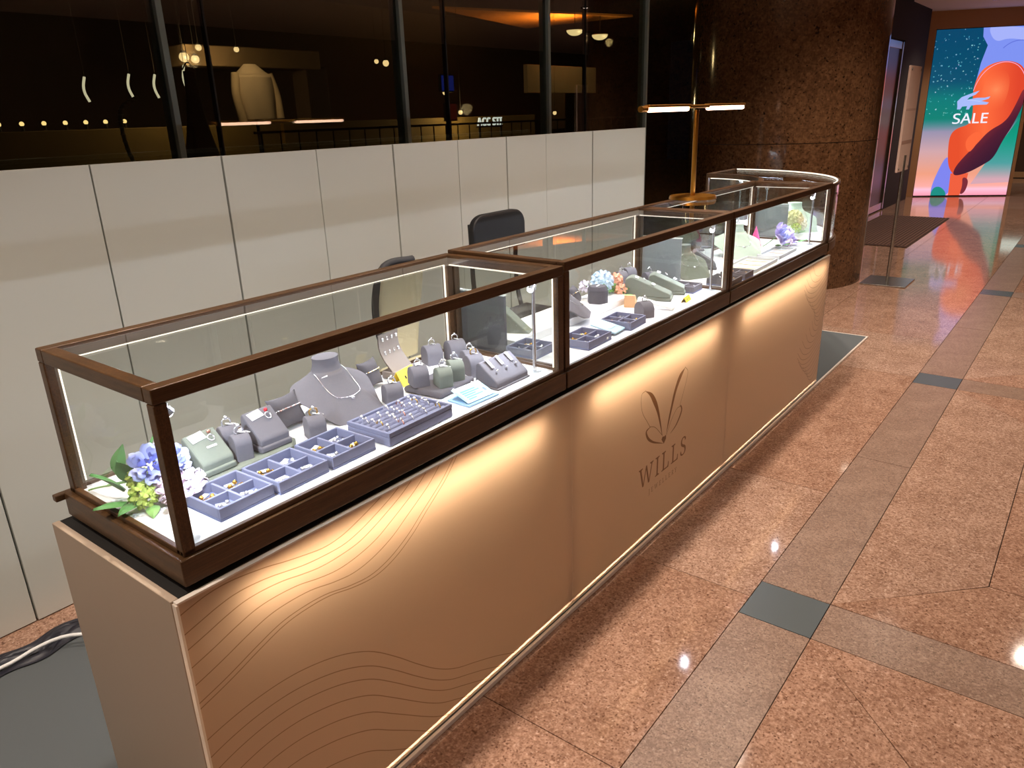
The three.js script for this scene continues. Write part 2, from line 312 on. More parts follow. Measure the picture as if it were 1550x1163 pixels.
{
  const font = await new FontLoader().loadAsync('fonts/droid/droid_sans_bold.typeface.json');
  const t = thing('shop_sign', 'small white glowing letters ACC STI in the dark beyond the glass', 'sign', [10.39, 1.46, -8]);
  const lm = glow(0xf4f0ee, 1.6); let x = 0;
  for (const ch of 'ACC STI') {
    if (ch === ' ') { x += 0.055; continue; }
    const g = new TextGeometry(ch, { font, size: 0.14, depth: 0.02, curveSegments: 4 }); g.computeBoundingBox(); part(t, 'letter', g, lm, [x, 0, 0]); x += g.boundingBox.max.x + 0.006;
  }
  slab(t, 'sign_bar', -0.02, x + 0.02, -0.03, -0.003, 0, 0.02, M.black, 0.002); for (const q of [0.05, x - 0.05]) slab(t, 'sign_post', q - 0.01, q + 0.01, -1.56, -0.03, 0, 0.02, M.black, 0.002);
  const b = thing('blue_display', 'small dim blue screen in the dark beyond the glass', 'screen', [9.66, 2.17, -8]);
  slab(b, 'screen_face', -0.15, 0.15, -0.12, 0.12, 0.0, 0.006, glow(0x2a3cb8, 0.35), 0); slab(b, 'bezel', -0.17, 0.17, -0.14, 0.14, -0.05, 0, M.black); slab(b, 'hanger', -0.01, 0.01, 0.14, 1.73, -0.04, -0.02, M.black);
  const r = thing('red_display', 'small dim red panel below the blue screen beyond the glass', 'screen', [9.72, 1.72, -8]);
  slab(r, 'screen_face', -0.13, 0.13, -0.14, 0.12, 0.0, 0.006, glow(0x7a2416, 0.25), 0); slab(r, 'bezel', -0.15, 0.15, -0.16, 0.14, -0.05, 0, M.black); slab(r, 'stand_post', -0.01, 0.01, -1.82, -0.16, -0.04, -0.02, M.black);
}

// ------------------------------------------------------------------ white partition behind the counter
{
  const t = thing('white_partition', 'white panel partition standing behind the jewellery counter', 'partition', [0, 0, -1.47]);
  const xs = [-2.1, -1.65, -1.2, -0.75, -0.31, 0.13, 0.63, 1.12, 1.569, 2.018, 2.477, 2.886, 3.268, 3.793, 4.507];
  for (let i = 0; i < xs.length - 1; i++) slab(t, 'panel', xs[i] + 0.003, xs[i + 1] - 0.003, 0.004, 1.51, -0.03 + (i % 2) * 0.003, (i % 2) * 0.003, M.panelWhite, 0.002);
  slab(t, 'backing', xs[0] + 0.02, 4.49, 0.004, 1.49, -0.05, -0.032, M.panelEdge, 0);
}

// ------------------------------------------------------------------ round granite column
{
  const t = thing('granite_column', 'thick round column of polished brown granite at the end of the counter', 'column', [7.142, 0, -1.4]);
  const course = (y0, y1) => { const g = new THREE.CylinderGeometry(0.871, 0.871, y1 - y0, 96, 1); const uv = g.attributes.uv; for (let i = 0; i < uv.count; i++) uv.setXY(i, uv.getX(i) * 5.47 * 0.62, uv.getY(i) * (y1 - y0) * 0.62); return g; };
  for (const [y0, y1] of [[0, 1.308], [1.314, CEIL]]) part(t, 'drum', course(y0, y1), M.columnStone, [0, (y0 + y1) / 2, 0]);
  part(t, 'joint', cyl(0.866, 0.866, 0.02, 96), M.black, [0, 1.311, 0]);
}

// ------------------------------------------------------------------ screen wall at the end of the passage
{
  const L = [14.95, -1.56], R = [15.62, -0.19], ang = Math.atan2(-(R[0] - L[0]), R[1] - L[1]);   // the wall stands turned
  const wdt = Math.hypot(R[0] - L[0], R[1] - L[1]);
  const scr = canvasTexture(620, 1150, (g, W, H) => {
    const bg = g.createLinearGradient(0, 0, 0, H);
    for (const [s, c] of [[0, '#01466a'], [0.3, '#02506e'], [0.4, '#067a78'], [0.52, '#0b8274'], [0.6, '#9a92ae'], [0.72, '#d3a7ac'], [0.86, '#f2a184'], [0.94, '#ffb0a8'], [0.96, '#ffc6dc'], [1, '#ff9fb4']]) bg.addColorStop(s, c);
    g.fillStyle = bg; g.fillRect(0, 0, W, H);
    const rg = g.createLinearGradient(0, H * 0.5, 0, H * 0.9); rg.addColorStop(0, '#0a8a70'); rg.addColorStop(0.35, '#0f9a80'); rg.addColorStop(0.75, '#4fa0a0'); rg.addColorStop(1, '#d8a8b4');
    g.fillStyle = rg; g.beginPath(); g.moveTo(W * 0.74, H * 0.78); g.lineTo(W, H * 0.52); g.lineTo(W, H * 0.92); g.lineTo(W * 0.6, H * 0.93); g.fill();
    let s = 91; const q = () => (s = (s * 1103515245 + 12345) % 2147483648) / 2147483648;
    for (let i = 0; i < 120; i++) { const y = Math.pow(q(), 0.8) * 0.5; g.fillStyle = `rgba(${120 + q() * 110},${205 + q() * 45},${225 + q() * 25},${0.25 + q() * 0.5})`; g.beginPath(); g.ellipse(q() * 0.5 * W, y * H, 2 + q() * 5, 2 + q() * 3, q() * 3, 0, 7); g.fill(); }
    const poly = (pts, c) => { g.fillStyle = c; g.beginPath(); pts.forEach(([x, y], i) => i ? g.lineTo(x * W, y * H) : g.moveTo(x * W, y * H)); g.closePath(); g.fill(); };
    const blob = (pts, c) => { g.fillStyle = c; g.beginPath(); const n = pts.length, m = (a, b) => [(a[0] + b[0]) / 2 * W, (a[1] + b[1]) / 2 * H]; g.moveTo(...m(pts[n - 1], pts[0])); for (let i = 0; i < n; i++) g.quadraticCurveTo(pts[i][0] * W, pts[i][1] * H, ...m(pts[i], pts[(i + 1) % n])); g.fill(); };
    poly([[0.47, 0], [1, 0], [1, 0.32], [0.47, 0.36], [0.5, 0.2], [0.54, 0.1], [0.48, 0.05]], '#7f93f2');                               // shorts
    blob([[0.5, -0.02], [0.75, 0.0], [1.02, 0.02], [1.02, 0.1], [0.75, 0.06], [0.6, 0.09]], '#a6b2fa');
    g.strokeStyle = '#5f70d8'; g.lineWidth = 5; g.beginPath(); g.moveTo(0.7 * W, 0.12 * H); g.quadraticCurveTo(0.82 * W, 0.05 * H, W, 0.1 * H); g.stroke();
    blob([[0.22, 0.86], [0.3, 0.74], [0.36, 0.8], [0.42, 0.88], [0.38, 1.01], [0.2, 1.01], [0.18, 0.96]], '#7f86f0');                    // far sock
    blob([[0.2, 0.95], [0.28, 0.94], [0.36, 0.985], [0.34, 1.02], [0.18, 1.02]], '#1a8f84');
    poly([[0.37, 0.86], [0.56, 0.86], [0.55, 0.93], [0.5, 1], [0.38, 1]], '#f0603f'); blob([[0.5, 0.88], [0.58, 0.9], [0.56, 0.98], [0.5, 1.0], [0.52, 0.94]], '#7d2c38');
    blob([[0.46, 0.36], [0.5, 0.25], [0.62, 0.2], [0.8, 0.19], [0.95, 0.23], [1.0, 0.33], [0.98, 0.45], [0.9, 0.57], [0.82, 0.66], [0.78, 0.76], [0.7, 0.8], [0.55, 0.85], [0.42, 0.88], [0.33, 0.82], [0.3, 0.7], [0.3, 0.62], [0.36, 0.58], [0.5, 0.56], [0.5, 0.47]], (() => { const q = g.createLinearGradient(0.35 * W, 0.5 * H, 0.95 * W, 0.45 * H); q.addColorStop(0, '#e8502c'); q.addColorStop(0.45, '#ff6d3e'); q.addColorStop(1, '#e2472c'); return q; })());
    blob([[0.56, 0.3], [0.66, 0.24], [0.8, 0.25], [0.84, 0.36], [0.78, 0.5], [0.66, 0.56], [0.56, 0.5]], (() => { const q = g.createRadialGradient(0.7 * W, 0.36 * H, 5, 0.7 * W, 0.36 * H, 0.22 * W); q.addColorStop(0, '#ff8a58'); q.addColorStop(1, 'rgba(255,110,62,0)'); return q; })());
    blob([[0.98, 0.34], [1.02, 0.42], [0.94, 0.57], [0.86, 0.66], [0.8, 0.77], [0.7, 0.81], [0.55, 0.86], [0.4, 0.88], [0.4, 0.83], [0.48, 0.76], [0.6, 0.68], [0.7, 0.6], [0.86, 0.55], [0.93, 0.45]], (() => { const q = g.createLinearGradient(0.45 * W, 0.7 * H, 0.75 * W, 0.84 * H); q.addColorStop(0, '#8a2c34'); q.addColorStop(0.4, '#521c32'); q.addColorStop(1, '#2c1630'); return q; })());
    blob([[0.46, 0.66], [0.56, 0.6], [0.64, 0.62], [0.58, 0.7], [0.52, 0.74]], '#ff6a3c');
    g.strokeStyle = '#ffb0d8'; g.lineWidth = 4; g.beginPath(); g.moveTo(0.47 * W, 0.36 * H); g.quadraticCurveTo(0.52 * W, 0.22 * H, 0.72 * W, 0.2 * H); g.quadraticCurveTo(0.9 * W, 0.19 * H, 0.98 * W, 0.3 * H); g.stroke();
    g.strokeStyle = '#ffc8e6'; g.lineWidth = 6; g.beginPath(); g.moveTo(W - 2, 0); g.lineTo(W - 2, H * 0.32); g.stroke();
    poly([[0.33, 0.452], [0.32, 0.42], [0.36, 0.395], [0.43, 0.38], [0.5, 0.366], [0.535, 0.36], [0.5, 0.383], [0.44, 0.398], [0.42, 0.412], [0.52, 0.402], [0.6, 0.403], [0.655, 0.396], [0.64, 0.41], [0.57, 0.422], [0.65, 0.432], [0.63, 0.444], [0.52, 0.444], [0.47, 0.448], [0.455, 0.47], [0.425, 0.47], [0.43, 0.45], [0.38, 0.452], [0.365, 0.468], [0.33, 0.468]], '#a9bcfb');
    g.strokeStyle = '#dfe6ff'; g.lineWidth = 2; g.beginPath(); g.moveTo(0.42 * W, 0.412 * H); g.lineTo(0.56 * W, 0.424 * H); g.stroke();
    g.fillStyle = '#f4f2ff'; g.font = `${Math.round(0.083 * H)}px sans-serif`; g.textAlign = 'center'; g.save(); g.translate(0.485 * W, 0.553 * H); const wSale = g.measureText('SALE').width; g.scale(0.38 * W / wSale, 1); g.fillText('SALE', 0, 0); g.strokeStyle = '#f4f2ff'; g.lineWidth = 2; g.strokeText('SALE', 0, 0); g.restore();
  });
  const t = thing('advertising_screen', 'tall bright LED screen showing a running leg and the word SALE', 'screen', [(L[0] + R[0]) / 2, 0, (L[1] + R[1]) / 2], 0);
  t.rotation.y = -PI / 2 - ang;      // its face looks back down the passage
  const face = new THREE.MeshStandardMaterial({ color: 0x050505, roughness: 0.4, emissive: 0xffffff, emissiveMap: scr, emissiveIntensity: 0.9 });
  part(t, 'screen_face', new THREE.PlaneGeometry(wdt, 2.74), face, [0, 1.39, 0.006]);
  slab(t, 'cabinet', -wdt / 2, wdt / 2, 0.02, 2.76, -0.12, 0.004, M.black, 0);
  area(t, 0xd8a0a4, 0.22, wdt * 0.9, 2.4, [0, 1.39, 0.03], [0, 1.39, 2]);
  const f = thing('screen_frame', 'bronze wall framing the advertising screen', 'frame', [(L[0] + R[0]) / 2, 0, (L[1] + R[1]) / 2], 0); f.rotation.y = t.rotation.y;
  slab(f, 'jamb', -wdt / 2 - 0.2, -wdt / 2 - 0.01, 0, CEIL, -0.14, 0.02, frameBrown); slab(f, 'jamb', wdt / 2 + 0.01, wdt / 2 + 0.06, 0, CEIL, -0.14, 0.02, frameBrown);
  slab(f, 'header', -wdt / 2 - 0.01, wdt / 2 + 0.01, 2.77, CEIL, -0.14, 0.01, frameBrown); slab(f, 'backing', -wdt / 2, wdt / 2, 0, 2.77, -0.3, -0.13, darkWall, 0);
  const lb = thing('light_box', 'small pale glowing sign on the wall beyond the screen', 'sign', [19.4, 1.45, -0.2]);
  slab(lb, 'glow_face', -0.012, 0, -0.13, 0.13, -0.3, 0.3, glow(0xdff5e8, 1.2), 0); slab(lb, 'case', 0, 0.16, -0.15, 0.15, -0.32, 0.32, M.black);
}
// door mat
{
  const t = thing('entrance_mat', 'brown ribbed mat in front of the entrance doors', 'mat', [0, 0, 0]);
  slab(t, 'mat_base', 9.3, 12.15, 0.001, 0.008, -1.45, -0.53, std('#4a3228', 0.9), 0.002);
  for (let k = 0; k < 22; k++) slab(t, 'rib', 9.32, 12.13, 0.008, 0.014, -1.44 + k * 0.0415, -1.42 + k * 0.0415, std('#6d4c3c', 0.85), 0.002);
}
// sign stand
{
  const t = thing('sign_stand', 'steel pole sign stand with a pale board beside the column', 'sign stand', [7.25, 0, -0.29]);
  slab(t, 'base_plate', -0.22, 0.22, 0.001, 0.012, -0.2, 0.2, M.steel, 0.003);
  part(t, 'pole', cyl(0.016, 0.016, 1.16, 14), M.steel, [0, 0.59, 0]);
  slab(t, 'board', -0.22, 0.22, 1.03, 1.92, -0.02, 0.0, std('#d6b8a8', 0.5), 0.004); 
  slab(t, 'print_band', -0.2, 0.2, 1.27, 1.3, 0.0, 0.0015, std('#a98675', 0.6), 0); slab(t, 'print_band', -0.2, 0.2, 1.55, 1.57, 0.0, 0.0015, std('#c2a090', 0.6), 0);
  for (const x of [-0.19, 0.19]) for (const y of [1.06, 1.89]) part(t, 'stud', cyl(0.012, 0.012, 0.008, 10), M.steel, [x, y, 0.003], [PI / 2, 0, 0]);
}

// ------------------------------------------------------------------ ceiling downlights
function downlight(x, z, cd, label, group, angle) {
  const t = thing('ceiling_downlight', label, 'downlight', [x, CEIL, z], 0, group);
  part(t, 'trim', new THREE.TorusGeometry(0.07, 0.012, 8, 28), M.steel, [0, -0.003, 0], [PI / 2, 0, 0]);
  part(t, 'lens', cyl(0.062, 0.062, 0.006, 24), M.lensGlow, [0, -0.003, 0]);
  spot(t, WARM, cd, [0, -0.02, 0], [0, -3, 0], angle, 0.6, 2.5);
}
COUNTER_ROW.xs.forEach((x, i) => downlight(x, COUNTER_ROW.z, COUNTER_ROW.cd, `warm ceiling downlight above the ${['carpet beside the wave cabinet', 'wave printed cabinet', 'logo cabinet', 'ripple cabinet', 'curved corner case'][i]}`, 'downlights above the counter', COUNTER_ROW.angle));
AISLE_ROW.forEach(([x, z], i) => downlight(x, z, AISLE_CD, `warm ceiling downlight above ${['the open floor facing the wave cabinet', 'the open floor facing the ripple cabinet', 'the open floor facing the granite column', 'the passage facing the entrance doors', 'the passage facing the advertising screen', 'the entrance mat', 'the floor behind the beige end panel', 'the floor between column and counter', 'the foot of the advertising screen', 'the passage beyond the advertising screen'][i]}`, 'downlights above the floor', 1.1));

// ================================================================== THE COUNTER
// ------------------------------------------------------------------ platform with carpet behind and under the counter
{
  const t = thing('carpet_platform', 'low grey carpeted platform under the jewellery counter', 'platform', [0, 0, 0]);
  slab(t, 'carpet', -1.4, 5.18, 0.001, 0.016, -1.26, 0.026, M.carpet, 0.002);
  slab(t, 'edge_trim', -1.4, 5.19, 0.001, 0.017, 0.026, 0.037, M.alu, 0.002, 'bright metal edge trim'); slab(t, 'edge_trim', 5.18, 5.19, 0.001, 0.017, -1.26, 0.026, M.alu, 0.002, 'bright metal edge trim');
  const c = thing('power_cable', 'white power cable lying across the dark plastic sheet behind the counter', 'cable', [0, 0, 0]);
  part(c, 'cable_sheath', tube([[-0.5, 0.03, -1.33], [-0.2, 0.032, -1.28], [-0.03, 0.036, -1.25], [0.05, 0.05, -1.24], [0.13, 0.062, -1.2], [0.3, 0.04, -1.0], [0.5, 0.024, -0.8]], 0.006, 40, 8), M.paper);
  const b = thing('plastic_sheet', 'crumpled dark plastic sheet on the floor behind the counter', 'sheet', [0, 0.017, -1.27]);
  part(b, 'sheet_body', new ParametricGeometry((u, v, p) => { const x = -0.6 + 1.1 * u; p.set(x, 0.004 + 0.022 * Math.abs(Math.sin(x * 23 + v * 5) * Math.sin(v * 9 + x * 7)) * Math.sin(v * PI), -0.07 + 0.12 * v + 0.012 * Math.sin(x * 31)); }, 70, 14), std('#23232e', 0.4, { side: THREE.DoubleSide }));
}

// ------------------------------------------------------------------ print on the front panels
const PANEL_BASE = '#dcbfa4', PRINT = '#855a36';
const CELL = [[-0.042, 1.2672], [1.2682, 2.5555], [2.5565, 3.998]], PH = [0.02, 0.8];
function panelPrint(i, draw) {
  const [x0, x1] = CELL[i], W = 1600, H = Math.round(1600 * (PH[1] - PH[0]) / (x1 - x0));
  return canvasTexture(W, H, (g) => {
    g.fillStyle = PANEL_BASE; g.fillRect(0, 0, W, H); const k = W / (x1 - x0);
    g.strokeStyle = g.fillStyle = PRINT; g.lineCap = 'round';
    draw(g, (x, y) => [(x - x0) * k, (PH[1] - y) * k], k);
  });
}
const smooth = (g, pts, at) => { const c = new THREE.CatmullRomCurve3(pts.map(([x, y]) => new THREE.Vector3(x, y, 0))).getPoints(60); g.beginPath(); c.forEach((p, i) => { const q = at(p.x, p.y); i ? g.lineTo(...q) : g.moveTo(...q); }); };
const mixPts = (a, b, t) => { const A = new THREE.CatmullRomCurve3(a.map(([x, y]) => new THREE.Vector3(x, y, 0))), B = new THREE.CatmullRomCurve3(b.map(([x, y]) => new THREE.Vector3(x, y, 0))); return Array.from({ length: 14 }, (_, k) => { const p = A.getPoint(k / 13), q = B.getPoint(k / 13); return [p.x + (q.x - p.x) * t, p.y + (q.y - p.y) * t]; }); };
const waves = panelPrint(0, (g, at, k) => {
  g.lineWidth = 0.0019 * k; g.globalAlpha = 0.75;
  const a = [[-0.05, 0.772], [0.011, 0.787], [0.062, 0.79], [0.142, 0.779], [0.198, 0.766], [0.307, 0.75], [0.392, 0.77], [0.493, 0.81]];
  const b = [[-0.058, 0.552], [0.053, 0.585], [0.145, 0.619], [0.208, 0.629], [0.3, 0.625], [0.393, 0.603], [0.471, 0.613], [0.558, 0.657], [0.623, 0.708], [0.67, 0.74], [0.74, 0.81]];
  for (const t of [0, 0.2, 0.36, 0.55, 0.74, 0.94, 1.0]) { smooth(g, mixPts(a, b, t), at); g.stroke(); }
  const c = [[-0.068, 0.473], [0.037, 0.493], [0.155, 0.494], [0.266, 0.469], [0.369, 0.42], [0.479, 0.324], [0.576, 0.226], [0.678, 0.155], [0.803, 0.103], [0.94, 0.032]];
  const d = [[-0.06, 0.15], [0.05, 0.2], [0.14, 0.205], [0.226, 0.183], [0.333, 0.137], [0.42, 0.07], [0.49, 0.018], [0.53, -0.02], [0.56, -0.05], [0.6, -0.08]];
  for (const t of [0, 0.14, 0.27, 0.43, 0.6, 0.78, 1.0]) { smooth(g, mixPts(c, d, t), at); g.stroke(); }
});
const logo = panelPrint(1, (g, at, k) => {
  const blade = (L, R) => { const l = new THREE.CatmullRomCurve3(L.map(([x, y]) => new THREE.Vector3(x, y, 0))).getPoints(40), r = new THREE.CatmullRomCurve3(R.map(([x, y]) => new THREE.Vector3(x, y, 0))).getPoints(40).reverse(); g.beginPath(); [...l, ...r].forEach((p, i) => { const q = at(p.x, p.y); i ? g.lineTo(...q) : g.moveTo(...q); }); g.fill(); };
  const line = (pts, w) => { smooth(g, pts, at); g.lineWidth = w * k; g.stroke(); };
  const pen = (pts, w) => { const c = new THREE.CatmullRomCurve3(pts.map(([x, y]) => new THREE.Vector3(x, y, 0))).getPoints(60); for (let i = 0; i < 60; i++) { g.lineWidth = (0.0015 + w * Math.sin(PI * i / 60)) * k; g.beginPath(); g.moveTo(...at(c[i].x, c[i].y)); g.lineTo(...at(c[i + 1].x, c[i + 1].y)); g.stroke(); } };
  blade([[1.755, 0.656], [1.792, 0.626], [1.826, 0.581], [1.856, 0.537], [1.881, 0.485], [1.908, 0.42]], [[1.755, 0.656], [1.812, 0.629], [1.85, 0.586], [1.874, 0.537], [1.893, 0.481], [1.911, 0.419]]);
  line([[1.76, 0.655], [1.732, 0.65], [1.726, 0.627], [1.739, 0.576], [1.778, 0.526], [1.806, 0.492]], 0.002);
  blade([[1.943, 0.41], [1.955, 0.464], [1.973, 0.514], [2.001, 0.582], [2.042, 0.635], [2.093, 0.653]], [[1.943, 0.41], [1.966, 0.461], [1.988, 0.51], [2.021, 0.576], [2.063, 0.624], [2.093, 0.653]]);
  line([[2.09, 0.654], [2.116, 0.63], [2.111, 0.598], [2.086, 0.55], [2.056, 0.497]], 0.002);
  pen([[2.06, 0.497], [2.068, 0.493], [2.076, 0.474], [2.061, 0.45], [2.028, 0.422], [1.983, 0.404]], 0.009);
  line([[2.068, 0.493], [2.033, 0.494], [1.989, 0.464], [1.948, 0.411]], 0.002);
  pen([[1.806, 0.494], [1.775, 0.485], [1.787, 0.456], [1.826, 0.425], [1.917, 0.384]], 0.01);
  line([[1.8, 0.497], [1.844, 0.479], [1.908, 0.423]], 0.002);
  g.beginPath(); [[1.904, 0.405], [1.914, 0.415], [1.925, 0.41], [1.943, 0.412], [1.944, 0.395], [1.926, 0.379]].forEach((p, i) => i ? g.lineTo(...at(...p)) : g.moveTo(...at(...p))); g.fill();
  const word = (s, x0, x1, yb, cap, font) => { g.font = `${font} ${Math.round(cap / 0.72 * k)}px serif`; g.textBaseline = 'alphabetic'; g.textAlign = 'left'; let w = 0; const ws = [...s].map(c => g.measureText(c).width); ws.forEach(v => w += v); const gap = ((x1 - x0) * k - w) / (s.length - 1); let [x, y] = at(x0, yb); [...s].forEach((c, i) => { g.fillText(c, x, y); x += ws[i] + gap; }); };
  word('WILLS', 1.724, 2.14, 0.259, 0.082, ''); g.globalAlpha = 0.8; word('JEWELLERY', 1.81, 2.054, 0.204, 0.021, '');
});
const ripples = panelPrint(2, (g, at, k) => {
  g.lineWidth = 0.0022 * k; g.globalAlpha = 0.8;
  for (let i = 0; i < 24; i++) { const y = 0.74 - i * 0.028, s = 0.32 + 0.12 * Math.sin(i * 0.45); smooth(g, [[4.0 - s, y + 0.05], [4.0 - s * 0.8, y - 0.01], [4.0 - s * 0.5, y - 0.03], [4.0 - s * 0.25, y], [4.01, y + 0.045]], at); g.stroke(); }
});
const panelMat = (map) => phys('#ffffff', 1, { map, transmission: 0.45, thickness: 0, ior: 1.4, clearcoat: 0.5, clearcoatRoughness: 0.35 });
const panelMats = [waves, logo, ripples].map(t => panelMat(t));

// ------------------------------------------------------------------ cabinets, lit from inside
const insideWhite = std('#e6dac8', 0.8);
CELL.forEach(([x0, x1], i) => {
  const t = thing('counter_cabinet', ['champagne front cabinet printed with flowing wave lines', 'champagne front cabinet printed with the WILLS logo', 'champagne front cabinet with fine ripple lines at the far end'][i], 'cabinet', [x0, 0.017, 0]);
  const w = x1 - x0, top = 0.783, g = new THREE.PlaneGeometry(w, top - 0.007);
  part(t, 'front_panel', g, panelMats[i], [w / 2, top / 2 + 0.0035, 0.024], [0, 0, 0], 'translucent champagne front panel');
  slab(t, 'panel_edge', 0, w, top - 0.002, top + 0.002, 0.012, 0.025, M.alu, 0); slab(t, 'panel_edge', 0, w, 0.006, 0.0105, 0.012, 0.026, M.edgeLit, 0, 'bright lower panel edge');
  if (i === 0) slab(t, 'panel_edge', -0.003, 0.002, 0.007, top - 0.002, 0.012, 0.026, M.edgeLit, 0, 'bright upright panel edge');
  slab(t, 'top_board', 0, w, 0.77, top, -0.49, 0.006, M.black, 0.001);
  slab(t, 'back_board', 0.02, w - 0.02, 0.003, 0.77, -0.49, -0.475, insideWhite, 0);
  slab(t, 'floor_board', 0.02, w - 0.02, 0.003, 0.015, -0.474, 0.006, insideWhite, 0);
  if (i === 0) slab(t, 'end_panel', -0.004, 0.012, 0.003, top + 0.002, -0.49, 0.01, M.endPanel, 0.002, 'beige end panel'); else slab(t, 'side_board', 0.003, 0.02, 0.003, 0.77, -0.47, 0.008, insideWhite, 0);
  slab(t, 'side_board', w - 0.02, w - 0.003, 0.003, 0.77, -0.47, i === 2 ? 0.02 : 0.008, i === 2 ? M.endPanel : insideWhite, 0);
  const s0 = i === 0 ? 0.14 : 0.13, s1 = w - (i === 2 ? 0.07 : 0.16);
  slab(t, 'edge_baffle', 0.021, w - 0.021, 0.022, 0.026, -0.06, 0.016, insideWhite, 0); slab(t, 'edge_led_strip', 0.03, w - 0.03, 0.016, 0.021, -0.05, -0.046, M.bayGlow, 0); area(t, 0xffeedd, 110, w - 0.06, 0.006, [w / 2, 0.0185, -0.044], [w / 2, 0.008, 0.1]);
  slab(t, 'led_channel', s0, s1, 0.745, 0.768, -0.05, -0.025, M.alu, 0.001); slab(t, 'led_strip', s0, s1, 0.742, 0.745, -0.045, -0.03, M.bayGlow, 0);
  area(t, LEDWARM, BAY_LED, s1 - s0, 0.02, [(s0 + s1) / 2, 0.738, -0.036], [(s0 + s1) / 2, 0.738 - 0.5, 0.36]);
});

// ------------------------------------------------------------------ glass show cases
const TOP = 1.2, YB = 0.868, DK = 0.872, DP = 0.468, RT = 0.03;
function straightCase(x0, x1, label, HT) {
  const t = thing('display_case', label, 'display case', [x0, 0, 0]); const w = x1 - x0, zb = -DP;
  // plinth and base moulding
  slab(t, 'plinth', 0.02, w - 0.004, 0.802, 0.815, zb + 0.01, -0.012, M.black, 0.001, 'black recessed plinth');
  const b = slab(t, 'base', x0 === 0 ? -0.012 : 0, w, 0.812, YB, zb - 0.01, 0.008, M.wood, 0.003, 'dark brown base moulding');
  slab(t, 'base_ledge', x0 === 0 ? -0.03 : 0, w, 0.848, YB - 0.004, zb - 0.028, zb - 0.01, M.wood, 0.003);
  slab(t, 'deck', 0.012, w - 0.012, YB, DK, zb + 0.012, -0.012, M.deck, 0, 'white deck');
  const lip = 0.012;
  slab(t, 'lip', 0, w, YB, YB + 0.012, -lip, 0, M.wood, 0.002); slab(t, 'lip', 0, w, YB, YB + 0.012, zb, zb + lip, M.wood, 0.002);
  slab(t, 'lip', 0, lip, YB, YB + 0.012, zb + lip, -lip, M.wood, 0.002); slab(t, 'lip', w - lip, w, YB, YB + 0.012, zb + lip, -lip, M.wood, 0.002);
  // posts and top rails
  const p = 0.026;
  for (const [px, pz] of [[0, -p], [0, zb], [w - p, -p], [w - p, zb]]) slab(t, 'post', px, px + p, YB, HT - RT, pz, pz + p, M.wood, 0.003);
  slab(t, 'top_rail', 0, w, HT - RT, HT, -RT, 0, M.wood, 0.003); slab(t, 'top_rail', 0, w, HT - RT, HT, zb, zb + RT, M.wood, 0.003);
  slab(t, 'top_rail', 0, RT, HT - RT, HT, zb + RT, -RT, M.wood, 0.003); slab(t, 'top_rail', w - RT, w, HT - RT, HT, zb + RT, -RT, M.wood, 0.003);
  // panes
  const pane = (pw, ph, p3, r3, l) => part(t, 'glass_pane', new THREE.PlaneGeometry(pw, ph), M.glass, p3, r3, l), gh = HT - RT - YB - 0.012, gy = (HT - RT + YB + 0.012) / 2;
  pane(w - 2 * RT, DP - 2 * RT, [w / 2, HT - 0.005, zb / 2], [-PI / 2, 0, 0], 'clear glass top');
  pane(w - 2 * p, gh, [w / 2, gy, -0.01], [0, 0, 0]); pane(w - 2 * p, gh, [w / 2, gy, zb + 0.01], [0, PI, 0]);
  pane(DP - 2 * p, gh, [0.01, gy, zb / 2], [0, -PI / 2, 0]); pane(DP - 2 * p, gh, [w - 0.01, gy, zb / 2], [0, PI / 2, 0]);
  // LED strips under the front and back rails
  for (const [z, aim] of [[-0.022, -0.42], [zb + 0.022, zb + 0.16]]) {
    slab(t, 'led_strip', 0.04, w - 0.04, HT - RT - 0.003, HT - RT, z - 0.004, z + 0.004, M.stripGlow, 0);
    area(t, COOL, CASE_LED, w - 0.1, 0.006, [w / 2, HT - RT - 0.007, z], [w / 2, z === -0.022 ? YB : YB, aim]);
  }
  for (const x of [0.03, w - 0.03]) slab(t, 'led_strip', x - 0.0015, x + 0.0015, YB + 0.02, HT - RT - 0.005, zb + 0.012, zb + 0.018, M.stripGlow, 0);
  for (const x of [0.03, w - 0.03]) slab(t, 'led_strip', x - 0.003, x + 0.003, HT - RT - 0.003, HT - RT, zb + 0.04, -0.04, M.stripGlow, 0);
  for (const x of [p + 0.003, w - p - 0.003]) slab(t, 'led_strip', x - 0.0015, x + 0.0015, YB + 0.02, HT - RT - 0.005, -0.022, -0.019, M.stripGlow, 0);
  return t;
}
const X1 = [0, 1.262], X2 = [1.27, 2.55], X3 = [2.558, 3.985];
straightCase(...X1, 'glass display case above the wave printed cabinet', TOP);
straightCase(...X2, 'glass display case above the logo cabinet', TOP + 0.009);
straightCase(...X3, 'glass display case above the ripple cabinet', TOP + 0.009);

